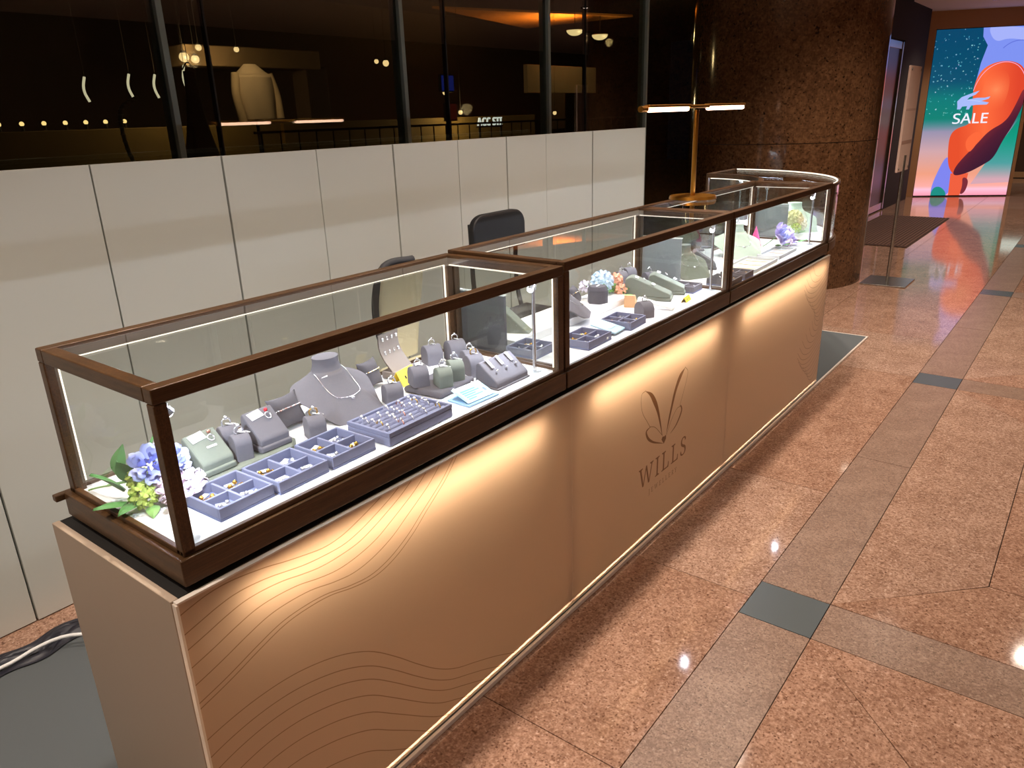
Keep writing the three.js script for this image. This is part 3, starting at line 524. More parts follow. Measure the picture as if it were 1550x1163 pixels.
// curved corner case
{
  const t = thing('curved_display_case', 'curved glass corner case at the far end of the counter', 'display case', [4.0, 0, -1.0]);
  const HT = TOP, r1 = 1.0, r0 = 1.0 - DP, Q = PI / 2, a0 = 0.006;
  part(t, 'plinth', arcBox(r0 + 0.1, r1 - 0.18, 0.017, 0.82, a0, Q), M.black, undefined, undefined, 'dark inset plinth');
  part(t, 'base', arcBox(r0 - 0.008, r1 + 0.008, 0.82, YB, a0, Q), M.wood); part(t, 'deck', arcBox(r0 + 0.012, r1 - 0.012, YB, DK, a0 + 0.01, Q - 0.01), M.deck);
  part(t, 'lip', arcBox(r1 - 0.012, r1, YB, YB + 0.012, a0, Q), M.wood); part(t, 'lip', arcBox(r0, r0 + 0.012, YB, YB + 0.012, a0, Q), M.wood);
  part(t, 'top_rail', arcBox(r1 - 0.014, r1, HT - 0.014, HT, a0, Q, 32), M.wood); part(t, 'top_rail', arcBox(r0, r0 + RT, HT - RT, HT, a0, Q, 32), M.wood);
  const radial = (a, h) => arcBox(r0 + RT, r1 - 0.014, HT - h, HT, a, a + 0.03, 1);
  part(t, 'top_rail', radial(a0, RT), M.wood); part(t, 'top_rail', radial(Q - 0.03, RT), M.wood);
  for (const a of [a0, Q - 0.028]) for (const r of [r0, r1 - 0.026]) part(t, 'post', arcBox(r, r + 0.026, YB, HT - 0.014, a, a + 0.028, 1), M.wood);
  part(t, 'glass_pane', arcBox(r0 + RT, r1 - 0.014, HT - 0.008, HT - 0.003, a0 + 0.03, Q - 0.03, 24), M.glass); part(t, 'glass_pane', arcBox(r1 - 0.01, r1 - 0.006, YB + 0.012, HT - 0.014, a0 + 0.026, Q - 0.026, 32), M.glass);
  part(t, 'glass_pane', arcBox(r0 + 0.008, r0 + 0.012, YB + 0.012, HT - RT, a0 + 0.05, Q - 0.05, 24), M.glass);
  slab(t, 'glass_pane', r0 + 0.03, r1 - 0.03, YB + 0.012, HT - RT, 0.006, 0.01, M.glass, 0); slab(t, 'glass_pane', 0.008, 0.012, YB + 0.012, HT - RT, r0 + 0.03, r1 - 0.03, M.glass, 0);
  part(t, 'led_strip', arcBox(r1 - 0.02, r1 - 0.014, HT - 0.02, HT - 0.015, a0 + 0.04, Q - 0.04, 32), M.stripGlow); part(t, 'led_strip', arcBox(r1 - 0.0195, r1 - 0.0145, HT - 0.002, HT + 0.001, a0 + 0.04, Q - 0.04, 32), M.stripGlow); part(t, 'led_strip', arcBox(r0 + 0.012, r0 + 0.02, HT - RT - 0.006, HT - RT, a0 + 0.05, Q - 0.05, 24), M.stripGlow);
  for (const a of [0.28, 0.78, 1.28]) for (const r of [r0 + 0.05, r1 - 0.04]) area(t, COOL, CASE_LED * 1.0, 0.3, 0.01, [r * Math.sin(a), HT - RT - 0.012, r * Math.cos(a)], [0.76 * Math.sin(a), YB, 0.76 * Math.cos(a)]).rotateZ(0);
}

// LED pole lamps inside the cases
function poleLamp(x, z, label, aim = [-0.18, -0.14], y = DK) {
  const t = thing('pole_lamp', label, 'lamp', [x, y, z], 0, 'pole lamps inside the glass cases');
  part(t, 'foot', cyl(0.021, 0.021, 0.004, 28), M.acrylic, [0, 0.002, 0]); part(t, 'pole', cyl(0.0055, 0.0055, 0.262, 12), M.chrome, [0, 0.135, 0]);
  const h = part(t, 'head', cyl(0.009, 0.013, 0.03, 16), M.chrome, [0, 0.274, 0]); h.rotation.z = aim[0] < 0 ? -0.5 : 0.5;
  part(t, 'lens', new THREE.SphereGeometry(0.0105, 14, 10), M.bulbCool, [aim[0] < 0 ? -0.008 : 0.008, 0.262, -0.004]);
  spot(t, COOL, 0.6, [aim[0] < 0 ? -0.02 : 0.02, 0.25, -0.012], [aim[0], 0, aim[1]], 0.9, 0.7, 0.5);
}
poleLamp(0.037, -0.044, 'slim chrome pole lamp beside the flower bouquet in the case corner', [0.25, -0.15]);
[1.204, 2.515, 3.88].forEach((x, i) => poleLamp(x, -0.07, `slim chrome pole lamp beside the ${['wide grey sloped stand', 'grey-mauve tray', 'violet flowers'][i]}`));
for (const a of [0.55, 1.15]) poleLamp(4.0 + 0.6 * Math.sin(a), -1.0 + 0.6 * Math.cos(a), `slim chrome pole lamp in the curved corner case beside the ${a < 1 ? 'mint-white bust' : 'grey arched block'}`, [0.1, 0.1]);
// standing boards at the joints
for (const [x, m, l] of [[1.3, M.board, 'charcoal standing board in the case above the logo cabinet'], [2.6, M.boardPale, 'pale grey standing board in the case above the ripple cabinet'], [4.04, M.boardPale, 'pale grey standing board in the curved corner case']]) {
  const t = thing('standing_board', l, 'board', [x, DK, -0.35]); slab(t, 'board_face', -0.006, 0.006, 0.001, 0.2, -0.1, 0.095, m, 0.002); slab(t, 'board_edge', -0.007, 0.007, 0.198, 0.203, -0.1, 0.097, M.paper, 0.001, 'white top edge');
}

// ------------------------------------------------------------------ T-bar lamp on the case tops
{
  const t = thing('bar_lamp', 'brass T-shaped bar lamp with two glowing tubes on the case top', 'lamp', [2.978, TOP + 0.009, -0.386]);
  part(t, 'base', cyl(0.11, 0.115, 0.014, 40), M.brass, [0, 0.007, 0.0]); part(t, 'pole', cyl(0.0115, 0.0115, 0.4, 16), M.brass, [0, 0.21, 0]);
  const bar = slab(t, 'bar', -0.1, 0.12, 0.418, 0.434, -0.016, 0.016, M.brass, 0.006);
  for (const [a, b] of [[-0.5, -0.09], [0.11, 0.58]]) {
    part(t, 'tube_housing', box(b - a, 0.012, 0.03, 0.004), M.brass, [(a + b) / 2, 0.431, 0]);
    part(t, 'tube', new THREE.CapsuleGeometry(0.0105, b - a - 0.03, 6, 14), M.tubeGlow, [(a + b) / 2, 0.417, 0], [0, 0, PI / 2]);
    area(t, 0xffcda8, 12, b - a - 0.03, 0.02, [(a + b) / 2, 0.404, 0], [(a + b) / 2, 0, 0]);
  }
  part(t, 'end_cap', cyl(0.013, 0.013, 0.05, 16), M.brass, [-0.53, 0.42, 0], [0, 0, PI / 2]);
}

// ------------------------------------------------------------------ stools behind the counter
{
  const t = thing('bar_stool', 'black folding bar stool with a rounded back behind the counter', 'stool', [2.15, 0.03, -0.95]);
  const sh = new THREE.Shape(); sh.moveTo(-0.18, -0.07); sh.lineTo(0.18, -0.07); sh.lineTo(0.18, 0.03); sh.quadraticCurveTo(0.17, 0.085, 0.1, 0.085); sh.lineTo(-0.1, 0.085); sh.quadraticCurveTo(-0.17, 0.085, -0.18, 0.03);
  const g = new THREE.ExtrudeGeometry(sh, { depth: 0.02, bevelEnabled: true, bevelSize: 0.01, bevelThickness: 0.008, bevelSegments: 2 });
  part(t, 'backrest', g, M.chair, [0, 1.085, -0.02]); part(t, 'seat', box(0.4, 0.04, 0.36, 0.018), M.chair, [0, 0.7, 0.17]);
  for (const s of [-1, 1]) { part(t, 'leg', tube([[s * 0.165, 1.14, -0.035], [s * 0.16, 0.72, -0.01], [s * 0.2, 0, 0.38]], 0.011, 20, 8), M.chairMetal); part(t, 'leg', tube([[s * 0.16, 0.7, 0.3], [s * 0.18, 0.4, 0.1], [s * 0.2, 0, -0.16]], 0.011, 20, 8), M.chairMetal); }
  part(t, 'foot_rest', cyl(0.009, 0.009, 0.4, 10), M.chairMetal, [0, 0.26, 0.27], [0, 0, PI / 2]);
  const c = thing('cream_chair', 'cream padded chair back with a charcoal shell behind the counter', 'chair', [1.55, 0.03, -0.98]);
  part(c, 'backrest', new ParametricGeometry((u, v, p) => { const a = u * 2 * PI, w = 0.11 - 0.03 * v + 0.02 * Math.sin(v * PI); p.set(w * Math.sign(Math.cos(a)) * Math.abs(Math.cos(a)) ** 0.5, 1.04 - 0.4 * v, 0.03 * Math.sign(Math.sin(a)) * Math.abs(Math.sin(a)) ** 0.5 - 0.05 * Math.sin(v * 2)); }, 32, 14), M.cream);
  part(c, 'back_shell', tube([[0.08, 1.045, -0.02], [-0.08, 1.04, -0.02], [-0.125, 0.95, -0.03], [-0.12, 0.8, -0.05], [-0.07, 0.62, -0.05]], 0.015, 30, 8), M.charcoal);
  part(c, 'seat', box(0.36, 0.08, 0.34, 0.03), M.cream, [0, 0.6, 0.15]);
  for (const sx of [-1, 1]) for (const sz of [0, 1]) part(c, 'leg', tube([[sx * 0.14, 0.58, 0.02 + sz * 0.27], [sx * 0.17, 0, -0.03 + sz * 0.36]], 0.012, 6, 8), M.chairMetal);
}

// ================================================================== WHAT IS ON SHOW
// ------------------------------------------------------------------ small jewellery
function ring(p, turn, metal, label, group, tag = true, tilt = 0.15) {
  const t = thing('finger_ring', label, 'ring', p, turn, group);
  part(t, 'band', new THREE.TorusGeometry(0.0105, 0.0019, 6, 22), metal, [0, 0.008, 0], [0, 0, tilt]);
  part(t, 'stone', new THREE.OctahedronGeometry(0.0052, 1), M.silver, [0, 0.0195, 0]);
  if (tag) part(t, 'price_tag', box(0.026, 0.0014, 0.014, 0.0005), M.paper, [-0.013, -0.0005, 0.004], [0, 0.3, 0.32]);
  return t;
}
// arched block for one ring: arch seen along local z, long in z
function archGeometry(w, h, d) {
  const s = new THREE.Shape(), r = w / 2, k = Math.max(0.012, h - r); s.moveTo(-r, 0); s.lineTo(r, 0); s.lineTo(r, k); s.absellipse(0, k, r, h - k, 0, PI, false); s.lineTo(-r, 0);
  const g = new THREE.ExtrudeGeometry(s, { depth: d - 0.006, bevelEnabled: true, bevelSize: 0.003, bevelOffset: -0.003, bevelThickness: 0.003, bevelSegments: 2, curveSegments: 14 }); g.translate(0, 0, -d / 2 + 0.003); return g;
}
const arches = {};
function archBlock(x, y, z, turn, label, group, m = M.velvet, w = 0.05, h = 0.058, d = 0.046, metal = M.silver) {
  const key = [w, h, d].join(); const t = thing('ring_block', label, 'ring stand', [x, y, z], turn, group);
  part(t, 'block', arches[key] ??= archGeometry(w, h, d), m); part(t, 'slot', box(0.02, 0.004, 0.004, 0.001), M.black, [0, h - 0.0015, 0], [0, PI / 2, 0]);
  ring([x, y + h, z], turn + PI / 2, metal, `tagged ring on the ${label}`, group ? `rings on ${group}` : undefined);
  return t;
}
// wedge stand with rounded top and a base slab; slope faces local +z
function wedge(x, y, z, turn, w, d, h, m, label, group, base = 0.016) {
  const t = thing('sloped_stand', label, 'display stand', [x, y, z], turn, group);
  const s = new THREE.Shape(); s.moveTo(-d / 2, 0); s.lineTo(d / 2, 0); s.lineTo(d / 2, 0.01); s.quadraticCurveTo(d / 2, 0.016, d * 0.4, 0.022); s.lineTo(-d * 0.24, h - 0.008); s.quadraticCurveTo(-d * 0.34, h + 0.002, -d * 0.44, h - 0.014); s.lineTo(-d / 2, 0);
  const g = new THREE.ExtrudeGeometry(s, { depth: w - 0.008, bevelEnabled: true, bevelSize: 0.004, bevelOffset: -0.004, bevelThickness: 0.004, bevelSegments: 2, curveSegments: 8 }); g.translate(0, 0, -w / 2 + 0.004); g.rotateY(-PI / 2);
  part(t, 'pad', g, m, [0, base, 0]); part(t, 'base_slab', box(w + 0.006, base, d + 0.01, 0.005), m, [0, base / 2, 0]);
  return t;
}
function fourTray(x, z, w, d, turn, label, short, y = DK, m = M.trayBlue) {
  const t = thing('jewellery_tray', label, 'tray', [x, y, z], turn), h = 0.03, k = 0.006;
  slab(t, 'tray_floor', -w / 2, w / 2, 0, 0.006, -d / 2, d / 2, M.trayFloor, 0.001);
  slab(t, 'tray_wall', -w / 2, w / 2, 0.006, h, d / 2 - k, d / 2, m, 0.002); slab(t, 'tray_wall', -w / 2, w / 2, 0.006, h, -d / 2, -d / 2 + k, m, 0.002);
  slab(t, 'tray_wall', -w / 2, -w / 2 + k, 0.006, h, -d / 2 + k, d / 2 - k, m, 0.002); slab(t, 'tray_wall', w / 2 - k, w / 2, 0.006, h, -d / 2 + k, d / 2 - k, m, 0.002);
  slab(t, 'divider', -0.003, 0.003, 0.006, h - 0.004, -d / 2 + k, d / 2 - k, m, 0.001); slab(t, 'divider', -w / 2 + k, -0.003, 0.006, h - 0.004, -0.003, 0.003, m, 0.001); slab(t, 'divider', 0.003, w / 2 - k, 0.006, h - 0.004, -0.003, 0.003, m, 0.001);
  const c = Math.cos(turn), s = Math.sin(turn);
  for (const [i, j] of [[-1, -1], [-1, 1], [1, -1], [1, 1]]) {
    const lx = i * w * 0.245, lz = j * d * 0.245;
    const e = thing('earring_card', `card of earrings, ${['back', 'front'][(j + 1) / 2]} ${i < 0 ? 'flower-end' : 'screen-end'} cell of the ${short}`, 'earrings', [x + lx * c + lz * s, y + 0.0075, z - lx * s + lz * c], turn + rr(-0.15, 0.15), `earring cards in the ${short}`);
    slab(e, 'card', -0.02, 0.02, 0, 0.0015, -0.019, 0.019, [M.trayFloor, M.velvet][Math.floor(rnd() * 2)], 0.0005);
    const metal = rnd() < 0.65 ? M.silver : M.gold;
    for (const q of [-1, 1]) { part(e, 'stud', new THREE.OctahedronGeometry(0.0058, 1), metal, [q * 0.009, 0.008, rr(-0.008, 0.008)]); part(e, 'hoop', new THREE.TorusGeometry(0.008, 0.0016, 5, 16), metal, [q * 0.01, 0.006, 0.009], [1.1, rr(-0.5, 0.5), 0]); }
    part(e, 'price_tag', box(0.026, 0.001, 0.011, 0.0004), M.paper, [rr(-0.006, 0.006), 0.005, -0.011], [0.1, rr(-0.6, 0.6), 0]);
  }
  return t;
}
// pinched cushion with a bead bracelet
function cushion(x, y, z, turn, w, h, lean, m, label, bead) {
  const t = thing('bracelet_cushion', label, 'cushion', [x, y, z], turn);
  const g = new ParametricGeometry((u, v, p) => { const a = (u - 0.5) * 2, b = (v - 0.5) * 2; p.set(0, 0, 0); const pinch = 1 - 0.14 * (1 - a * a) * 1; p.set(a * w / 2 * (1 - 0.1 * (1 - b * b)), b * h / 2 * pinch, 0.02 * (1 - a ** 4) * (1 - b ** 4) ** 0.6); }, 20, 20);
  const g2 = g.clone(); g2.scale(1, 1, -1); const body = merge([g, g2]);
  const o = part(t, 'pad', body, m, [0, h / 2 * Math.cos(lean) + 0.004, 0], [-lean, 0, 0]);
  const b = thing('bead_bracelet', `fine ${bead === M.rose ? 'rose' : 'silver'} bead bracelet wrapped round the ${label}`, 'bracelet', [x, y, z], turn);
  const n = 18; for (let i = 0; i <= n; i++) { const a = -0.95 + 1.9 * i / n, q = new THREE.Vector3(a * w / 2 * 0.95, 0.006, 0.0225 * (1 - a ** 4)).applyEuler(new THREE.Euler(-lean, 0, 0)); part(b, 'bead', new THREE.SphereGeometry(0.0022, 7, 5), i % 3 ? M.silver : bead, [q.x, q.y + h / 2 * Math.cos(lean) + 0.004, q.z]); }
}
// necklace bust facing local +z
function bust(x, y, z, turn, k, m, label, necklaceLabel) {
  const t = thing('necklace_bust', label, 'bust', [x, y, z], turn);
  // outer edge by angle f from the front: flat bottom edge, sides rising to the shoulder tips, back of the shoulders
  const edge = [[0, 0, 0, 0.135], [0.2, 0.03, 0, 0.135], [0.42, 0.072, 0.001, 0.13], [0.62, 0.084, 0.012, 0.1], [0.95, 0.103, 0.042, 0.055], [1.35, 0.118, 0.062, 0.01], [1.8, 0.098, 0.078, -0.026], [2.3, 0.06, 0.086, -0.036], [PI, 0, 0.09, -0.036]];
  const curve = new THREE.CatmullRomCurve3(edge.map(e => new THREE.Vector3(e[1], e[2], e[3])));
  const outer = (f) => { const g = Math.abs(f); let i = 0; while (i < edge.length - 2 && edge[i + 1][0] < g) i++; const s = (g - edge[i][0]) / (edge[i + 1][0] - edge[i][0]); const p = curve.getPoint((i + s) / (edge.length - 1)); if (f < 0) p.x *= -1; return p; };
  const surf = (u, v) => {
    const f = (u - 0.5) * 2 * PI;
    if (v < 0.25) { const q = v / 0.25, r = 0.037 + 0.006 * q * q - 0.002 * Math.sin(q * PI); return [r * Math.sin(f) * k, (0.142 - 0.036 * q) * k, r * 0.82 * Math.cos(f) * k]; }
    const q = (v - 0.25) / 0.75, o = outer(f), n = [0.043 * Math.sin(f), 0.106, 0.0353 * Math.cos(f)], w = Math.pow(q, 0.92), h = Math.pow(q, 0.72) * (1 - 0.1 * Math.sin(q * PI) * Math.max(0, Math.cos(f)));
    return [(n[0] + (o.x - n[0]) * w) * k, (n[1] + (o.y - n[1]) * h) * k, (n[2] + (o.z - n[2]) * w) * k];
  };
  const shell = new ParametricGeometry((u, v, p) => p.set(...surf(u, v)), 72, 36), lining = new ParametricGeometry((u, v, p) => { const q = surf(1 - u, Math.max(0.25, v)); p.set(q[0] * 0.96, Math.max(0.0005, q[1] - 0.005 * k), q[2] * 0.97 - 0.003 * k); }, 48, 20);
  const rim = new ParametricGeometry((u, v, p) => { const a = surf(u, 1); p.set(a[0] * (1 - 0.04 * v), Math.max(0.0005 * v, a[1] - 0.005 * k * v), a[2] * (1 - 0.03 * v) - 0.003 * k * v); }, 72, 1);
  part(t, 'bust_body', merge([shell, lining, rim]), m);
  part(t, 'neck_top', new THREE.SphereGeometry(1, 24, 8, 0, 2 * PI, 0, PI / 2), m, [0, 0.1415 * k, 0]).scale.set(0.037 * k, 0.003 * k, 0.0303 * k);
  part(t, 'bust_back', box(0.07 * k, 0.086 * k, 0.008, 0.003), m, [0, 0.043 * k, -0.03 * k]);
  const n = thing('pendant_necklace', necklaceLabel, 'necklace', [x, y, z], turn);
  const pts = []; for (let i = 0; i <= 16; i++) { const s = i / 16, u = 0.27 + 0.46 * s, v = 0.27 + 0.36 * Math.pow(Math.sin(PI * s), 2.2); const q = surf(u, v); pts.push([q[0] * 1.01, q[1] + 0.0016, q[2] + 0.0016]); }
  part(n, 'chain', tube(pts, 0.0011, 60, 5), M.silver); const c = pts[8]; part(n, 'pendant', new THREE.OctahedronGeometry(0.0065, 1), M.silver, [c[0], c[1] - 0.003, c[2] + 0.004]); part(n, 'clasp_tag', box(0.016 * k, 0.001, 0.007 * k, 0.0004), M.paper, [-0.03 * k, 0.1 * k, 0.028 * k], [0.6, -0.4, 0.5]);
  return t;
}
function foldedTag(x, y, z, turn, w, h, m, label) {
  const t = thing('price_card', label, 'card', [x, y, z], turn);
  part(t, 'card_front', box(w, h, 0.0012, 0.0004), m, [0, h / 2 * Math.cos(0.5), h / 2 * Math.sin(0.5)], [-0.5, 0, 0]); part(t, 'card_back', box(w, h, 0.0012, 0.0004), m, [0, h / 2 * Math.cos(0.5), -h / 2 * Math.sin(0.5)], [0.5, 0, 0]);
  for (const q of [-0.5, 0.6]) part(t, 'mark', box(w * 0.07, h * 0.2, 0.0006, 0), M.black, [q * w * 0.3, h / 2 * Math.cos(0.5), h / 2 * Math.sin(0.5) + 0.0018], [-0.5, 0, 0]);
}

// ------------------------------------------------------------------ case above the wave cabinet
const T4 = 'four-compartment blue-grey trays of earrings';
fourTray(0.174, -0.12, 0.132, 0.13, 0.04, 'blue-grey four-compartment tray between the flowers and two more such trays', 'tray by the flowers');
fourTray(0.316, -0.118, 0.135, 0.134, 0.03, 'blue-grey four-compartment tray in the middle of three along the glass', 'middle one of three trays');
fourTray(0.461, -0.121, 0.133, 0.136, 0.03, 'blue-grey four-compartment tray next to the large slotted ring tray', 'tray beside the ring tray');
{ // large ring tray
  const x = 0.672, z = -0.112, w = 0.235, d = 0.15, h = 0.036, t = thing('ring_tray', 'large blue-grey slotted tray full of rings in front of the grey bust', 'tray', [x, DK, z], 0.03);
  slab(t, 'tray_body', -w / 2, w / 2, 0, h - 0.012, -d / 2, d / 2, M.trayBlue, 0.003);
  slab(t, 'tray_rim', -w / 2, w / 2, h - 0.012, h, d / 2 - 0.008, d / 2, M.trayBlue, 0.002); slab(t, 'tray_rim', -w / 2, w / 2, h - 0.012, h, -d / 2, -d / 2 + 0.008, M.trayBlue, 0.002);
  slab(t, 'tray_rim', -w / 2, -w / 2 + 0.008, h - 0.012, h, -d / 2 + 0.008, d / 2 - 0.008, M.trayBlue, 0.002); slab(t, 'tray_rim', w / 2 - 0.008, w / 2, h - 0.012, h, -d / 2 + 0.008, d / 2 - 0.008, M.trayBlue, 0.002);
  for (let k = 0; k < 7; k++) part(t, 'ring_roll', new THREE.CapsuleGeometry(0.0078, w - 0.036, 4, 10), M.trayBlue, [0, h - 0.011, -0.058 + k * 0.0193], [0, 0, PI / 2]);
  for (let k = 0; k < 6; k++) for (let i = 0; i < 5; i++) if (rnd() < 0.88)
  {
    const metal = rnd() < 0.6 ? M.silver : rnd() < 0.5 ? M.gold : M.rose, nm = metal === M.silver ? 'silver' : metal === M.gold ? 'gold' : 'rose gold';
    ring([x - 0.09 + i * 0.044 + rr(-0.01, 0.01), DK + h - 0.012, z - 0.048 + k * 0.0193], PI / 2 + rr(-0.2, 0.2), metal, `${nm} ring in the slotted tray, ${ORD[k]} row from the bust, ${ORD[i]} slot`, 'rings in the large slotted tray', false);
  }
}
{ // plate with three stands
  const t = thing('display_plate', 'grey-green plate with clipped corners carrying two sloped stands', 'plate', [0.292, DK, -0.262], 0.03);
  const s = new THREE.Shape(), a = 0.135, b = 0.062, c = 0.03; s.moveTo(-a + c, -b); s.lineTo(a - c, -b); s.lineTo(a, -b + c); s.lineTo(a, b - c); s.lineTo(a - c, b); s.lineTo(-a + c, b); s.lineTo(-a, b - c); s.lineTo(-a, -b + c);
  const g = new THREE.ExtrudeGeometry(s, { depth: 0.018, bevelEnabled: true, bevelSize: 0.003, bevelThickness: 0.003, bevelSegments: 1 }); g.rotateX(-PI / 2); part(t, 'plate_body', g, M.sage, [0, 0.003, 0]);
  const y = DK + 0.024;
  wedge(0.214, y, -0.252, 0.03, 0.078, 0.078, 0.07, M.sage, 'sage green sloped stand on the clipped-corner plate');
  wedge(0.368, y, -0.258, 0.0, 0.08, 0.078, 0.072, M.velvet, 'grey sloped stand on the clipped-corner plate');
  archBlock(0.29, y, -0.242, PI / 2 - 0.2, 'small grey block between the two sloped stands', null, M.velvet, 0.046, 0.06, 0.04);
  archBlock(0.294, y, -0.296, PI / 2 - 0.2, 'small grey block behind the one between the sloped stands', null, M.velvet, 0.044, 0.066, 0.04);
  for (const [x, z, l] of [[0.214, -0.252, 'sage green'], [0.368, -0.258, 'grey']]) { const e = thing('earring_set', `silver earrings with a white tag pinned to the ${l} sloped stand`, 'earrings', [x, y + 0.0705, z]); part(e, 'price_tag', box(0.036, 0.0014, 0.022, 0.0004), M.paper, [-0.012, 0.006, -0.013], [0.6, 0.15, 0]); part(e, 'hoop', new THREE.TorusGeometry(0.008, 0.0018, 6, 18), M.silver, [0.014, 0.0, 0.0], [-0.7, 0.2, 0]); part(e, 'charm', new THREE.OctahedronGeometry(0.005, 1), l === 'grey' ? std('#d0303a', 0.3) : M.rose, [0.018, 0.01, -0.014]); }
  const st = thing('paper_strip', 'white paper strip on the slope of the sage green stand', 'label', [0.218, y + 0.058, -0.236]); part(st, 'strip', box(0.024, 0.001, 0.005, 0.0003), M.paper, [0, 0, 0], [0.72, 0, 0]);
}
archBlock(0.497, DK, -0.24, PI / 2 - 0.35, 'small grey block standing behind the middle earring trays', null, M.velvet, 0.052, 0.06, 0.046, M.gold);
archBlock(0.775, DK, -0.25, PI / 2 - 0.4, 'small grey block between the grey bust and the round-cornered plate', null, M.velvet, 0.052, 0.058, 0.05);
cushion(0.5, DK, -0.355, 0.1, 0.1, 0.09, 0.45, M.velvetDark, 'grey cushion beside the grey bust', M.rose);
cushion(0.828, DK, -0.4, 0.2, 0.085, 0.085, 0.35, M.velvetDark, 'grey cushion beside the earring board', M.gold);
bust(0.655, DK, -0.375, 0.0, 1.05, M.velvet, 'grey velvet necklace bust behind the large ring tray', 'silver pendant necklace on the grey velvet bust');
{ // earring board
  const x = 0.955, z = -0.41, t = thing('earring_board', 'curved taupe board holding two rows of stud earrings', 'earring stand', [x, DK, z], 0.15);
  const cur = (v) => [0.02 - 0.05 * v - 0.02 * Math.sin(v * PI), 0.02 + 0.115 * v];
  const sheet = (o) => new ParametricGeometry((u, v, p) => { const [zz, yy] = cur(v); p.set((u - 0.5) * 0.095, yy, zz + o); }, 8, 16);
  const g2 = sheet(-0.004); part(t, 'board_sheet', merge([sheet(0), g2]), std('#8b8078', 0.85, { side: THREE.DoubleSide })); part(t, 'foot', box(0.1, 0.026, 0.06, 0.006), std('#8b8078', 0.85), [0, 0.013, 0]);
  for (const [row, v] of [[0, 0.88], [1, 0.52]]) for (let k = 0; k < 4; k++) { const [zz, yy] = cur(v); const lx = -0.033 + k * 0.022; const e = thing('stud_earring', `pearl stud on the taupe board, ${row ? 'lower' : 'upper'} row, ${ORD[k]} from the cushion`, 'earring', [x + lx * Math.cos(0.15) + zz * Math.sin(0.15), DK + yy, z + zz * Math.cos(0.15) - lx * Math.sin(0.15)], 0.15, 'studs on the taupe board'); part(e, 'pearl', new THREE.SphereGeometry(0.0042, 10, 8), M.silver, [0, 0, 0.004]); part(e, 'drop', new THREE.SphereGeometry(0.0025, 8, 6), M.paper, [0.002, -0.006, 0.004]); }
}
foldedTag(0.915, DK + 0.001, -0.345, 0.2, 0.085, 0.05, M.yellow, 'bright yellow card in front of the taupe earring board');
{
  const t = thing('rounded_plate', 'grey round-cornered plate carrying three ring blocks', 'plate', [0.94, DK, -0.225], 0.1);
  part(t, 'plate_body', box(0.17, 0.02, 0.14, 0.0099), M.velvetDark, [0, 0.01, 0]); const y = DK + 0.02;
  archBlock(0.885, y, -0.255, PI / 2 - 0.45, 'grey arched block at the cushion end of the rounded plate', null, M.velvet, 0.056, 0.058, 0.05);
  archBlock(0.92, y, -0.19, PI / 2 - 0.45, 'sage arched block at the glass side of the rounded plate', null, M.sage, 0.052, 0.056, 0.044);
  archBlock(0.982, y, -0.2, PI / 2 - 0.45, 'sage arched block at the brochure end of the rounded plate', null, M.sage, 0.054, 0.06, 0.044);
}
archBlock(1.1, DK, -0.405, PI / 2 - 0.4, 'mauve-grey arched block by the back post of the case', null, M.velvet, 0.058, 0.062, 0.056);
archBlock(1.168, DK, -0.365, PI / 2 - 0.4, 'mauve-grey arched block in front of the charcoal board', null, M.velvet, 0.062, 0.068, 0.058);
archBlock(1.085, DK, -0.215, PI / 2 - 0.4, 'mauve-grey arched block behind the sloped pendant stand', null, M.velvet, 0.06, 0.066, 0.05, M.gold);
archBlock(1.13, DK, -0.27, PI / 2 - 0.4, 'pale mauve arched block behind the sloped pendant stand', null, M.velvet, 0.056, 0.06, 0.05);
{
  wedge(1.085, DK, -0.105, 0.0, 0.15, 0.085, 0.07, M.velvet, 'wide grey sloped stand showing three pendants next to the pole lamp', null, 0.006);
  for (let k = 0; k < 3; k++) { const e = thing('pendant_drop', `pendant with a long white tag on the wide sloped stand, ${ORD[k]} from the leaflet`, 'pendant', [1.04 + k * 0.045, DK + 0.0655, -0.113], 0, 'pendants on the wide sloped stand'); part(e, 'price_tag', box(0.011, 0.001, 0.034, 0.0004), M.paper, [0, 0, 0], [0.66, 0, 0]); part(e, 'pendant', new THREE.OctahedronGeometry(0.0045, 1), M.silver, [0.002, -0.018, 0.026]); part(e, 'chain', tube([[0, -0.008, 0.014], [0.002, -0.015, 0.022]], 0.0008, 6, 5), M.silver); }
  const blue = canvasTexture(256, 160, (g) => { g.fillStyle = '#8fd0ea'; g.fillRect(0, 0, 256, 160); g.fillStyle = '#d7f0fa'; g.fillRect(0, 0, 256, 30); g.fillStyle = '#3f9cc8'; for (const [y, w] of [[46, 150], [66, 180], [86, 120], [106, 170], [126, 90]]) g.fillRect(20, y, w, 9); g.fillStyle = '#eafaff'; g.fillRect(0, 142, 256, 18); g.fillStyle = '#31558e'; g.fillRect(206, 76, 28, 34); });
  const t = thing('brochure_stand', 'blue printed leaflet in a low acrylic stand near the glass', 'leaflet', [0.925, DK, -0.082], -0.05);
  part(t, 'leaflet', box(0.11, 0.0015, 0.07, 0.0004), std('#ffffff', 0.4, { map: blue }), [0, 0.02, 0], [0.35, 0, 0]); part(t, 'acrylic_base', box(0.125, 0.006, 0.085, 0.002), std('#9cc4e6', 0.2), [0, 0.003, 0]);
  part(t, 'acrylic_support', box(0.1, 0.026, 0.004, 0.001), M.acrylic, [0, 0.018, -0.03]); part(t, 'white_edge', box(0.006, 0.002, 0.074, 0.0004), M.paper, [-0.045, 0.0215, 0], [0.35, 0, 0]); part(t, 'white_edge', box(0.006, 0.002, 0.074, 0.0004), M.paper, [0.03, 0.0215, 0], [0.35, 0, 0]);
}

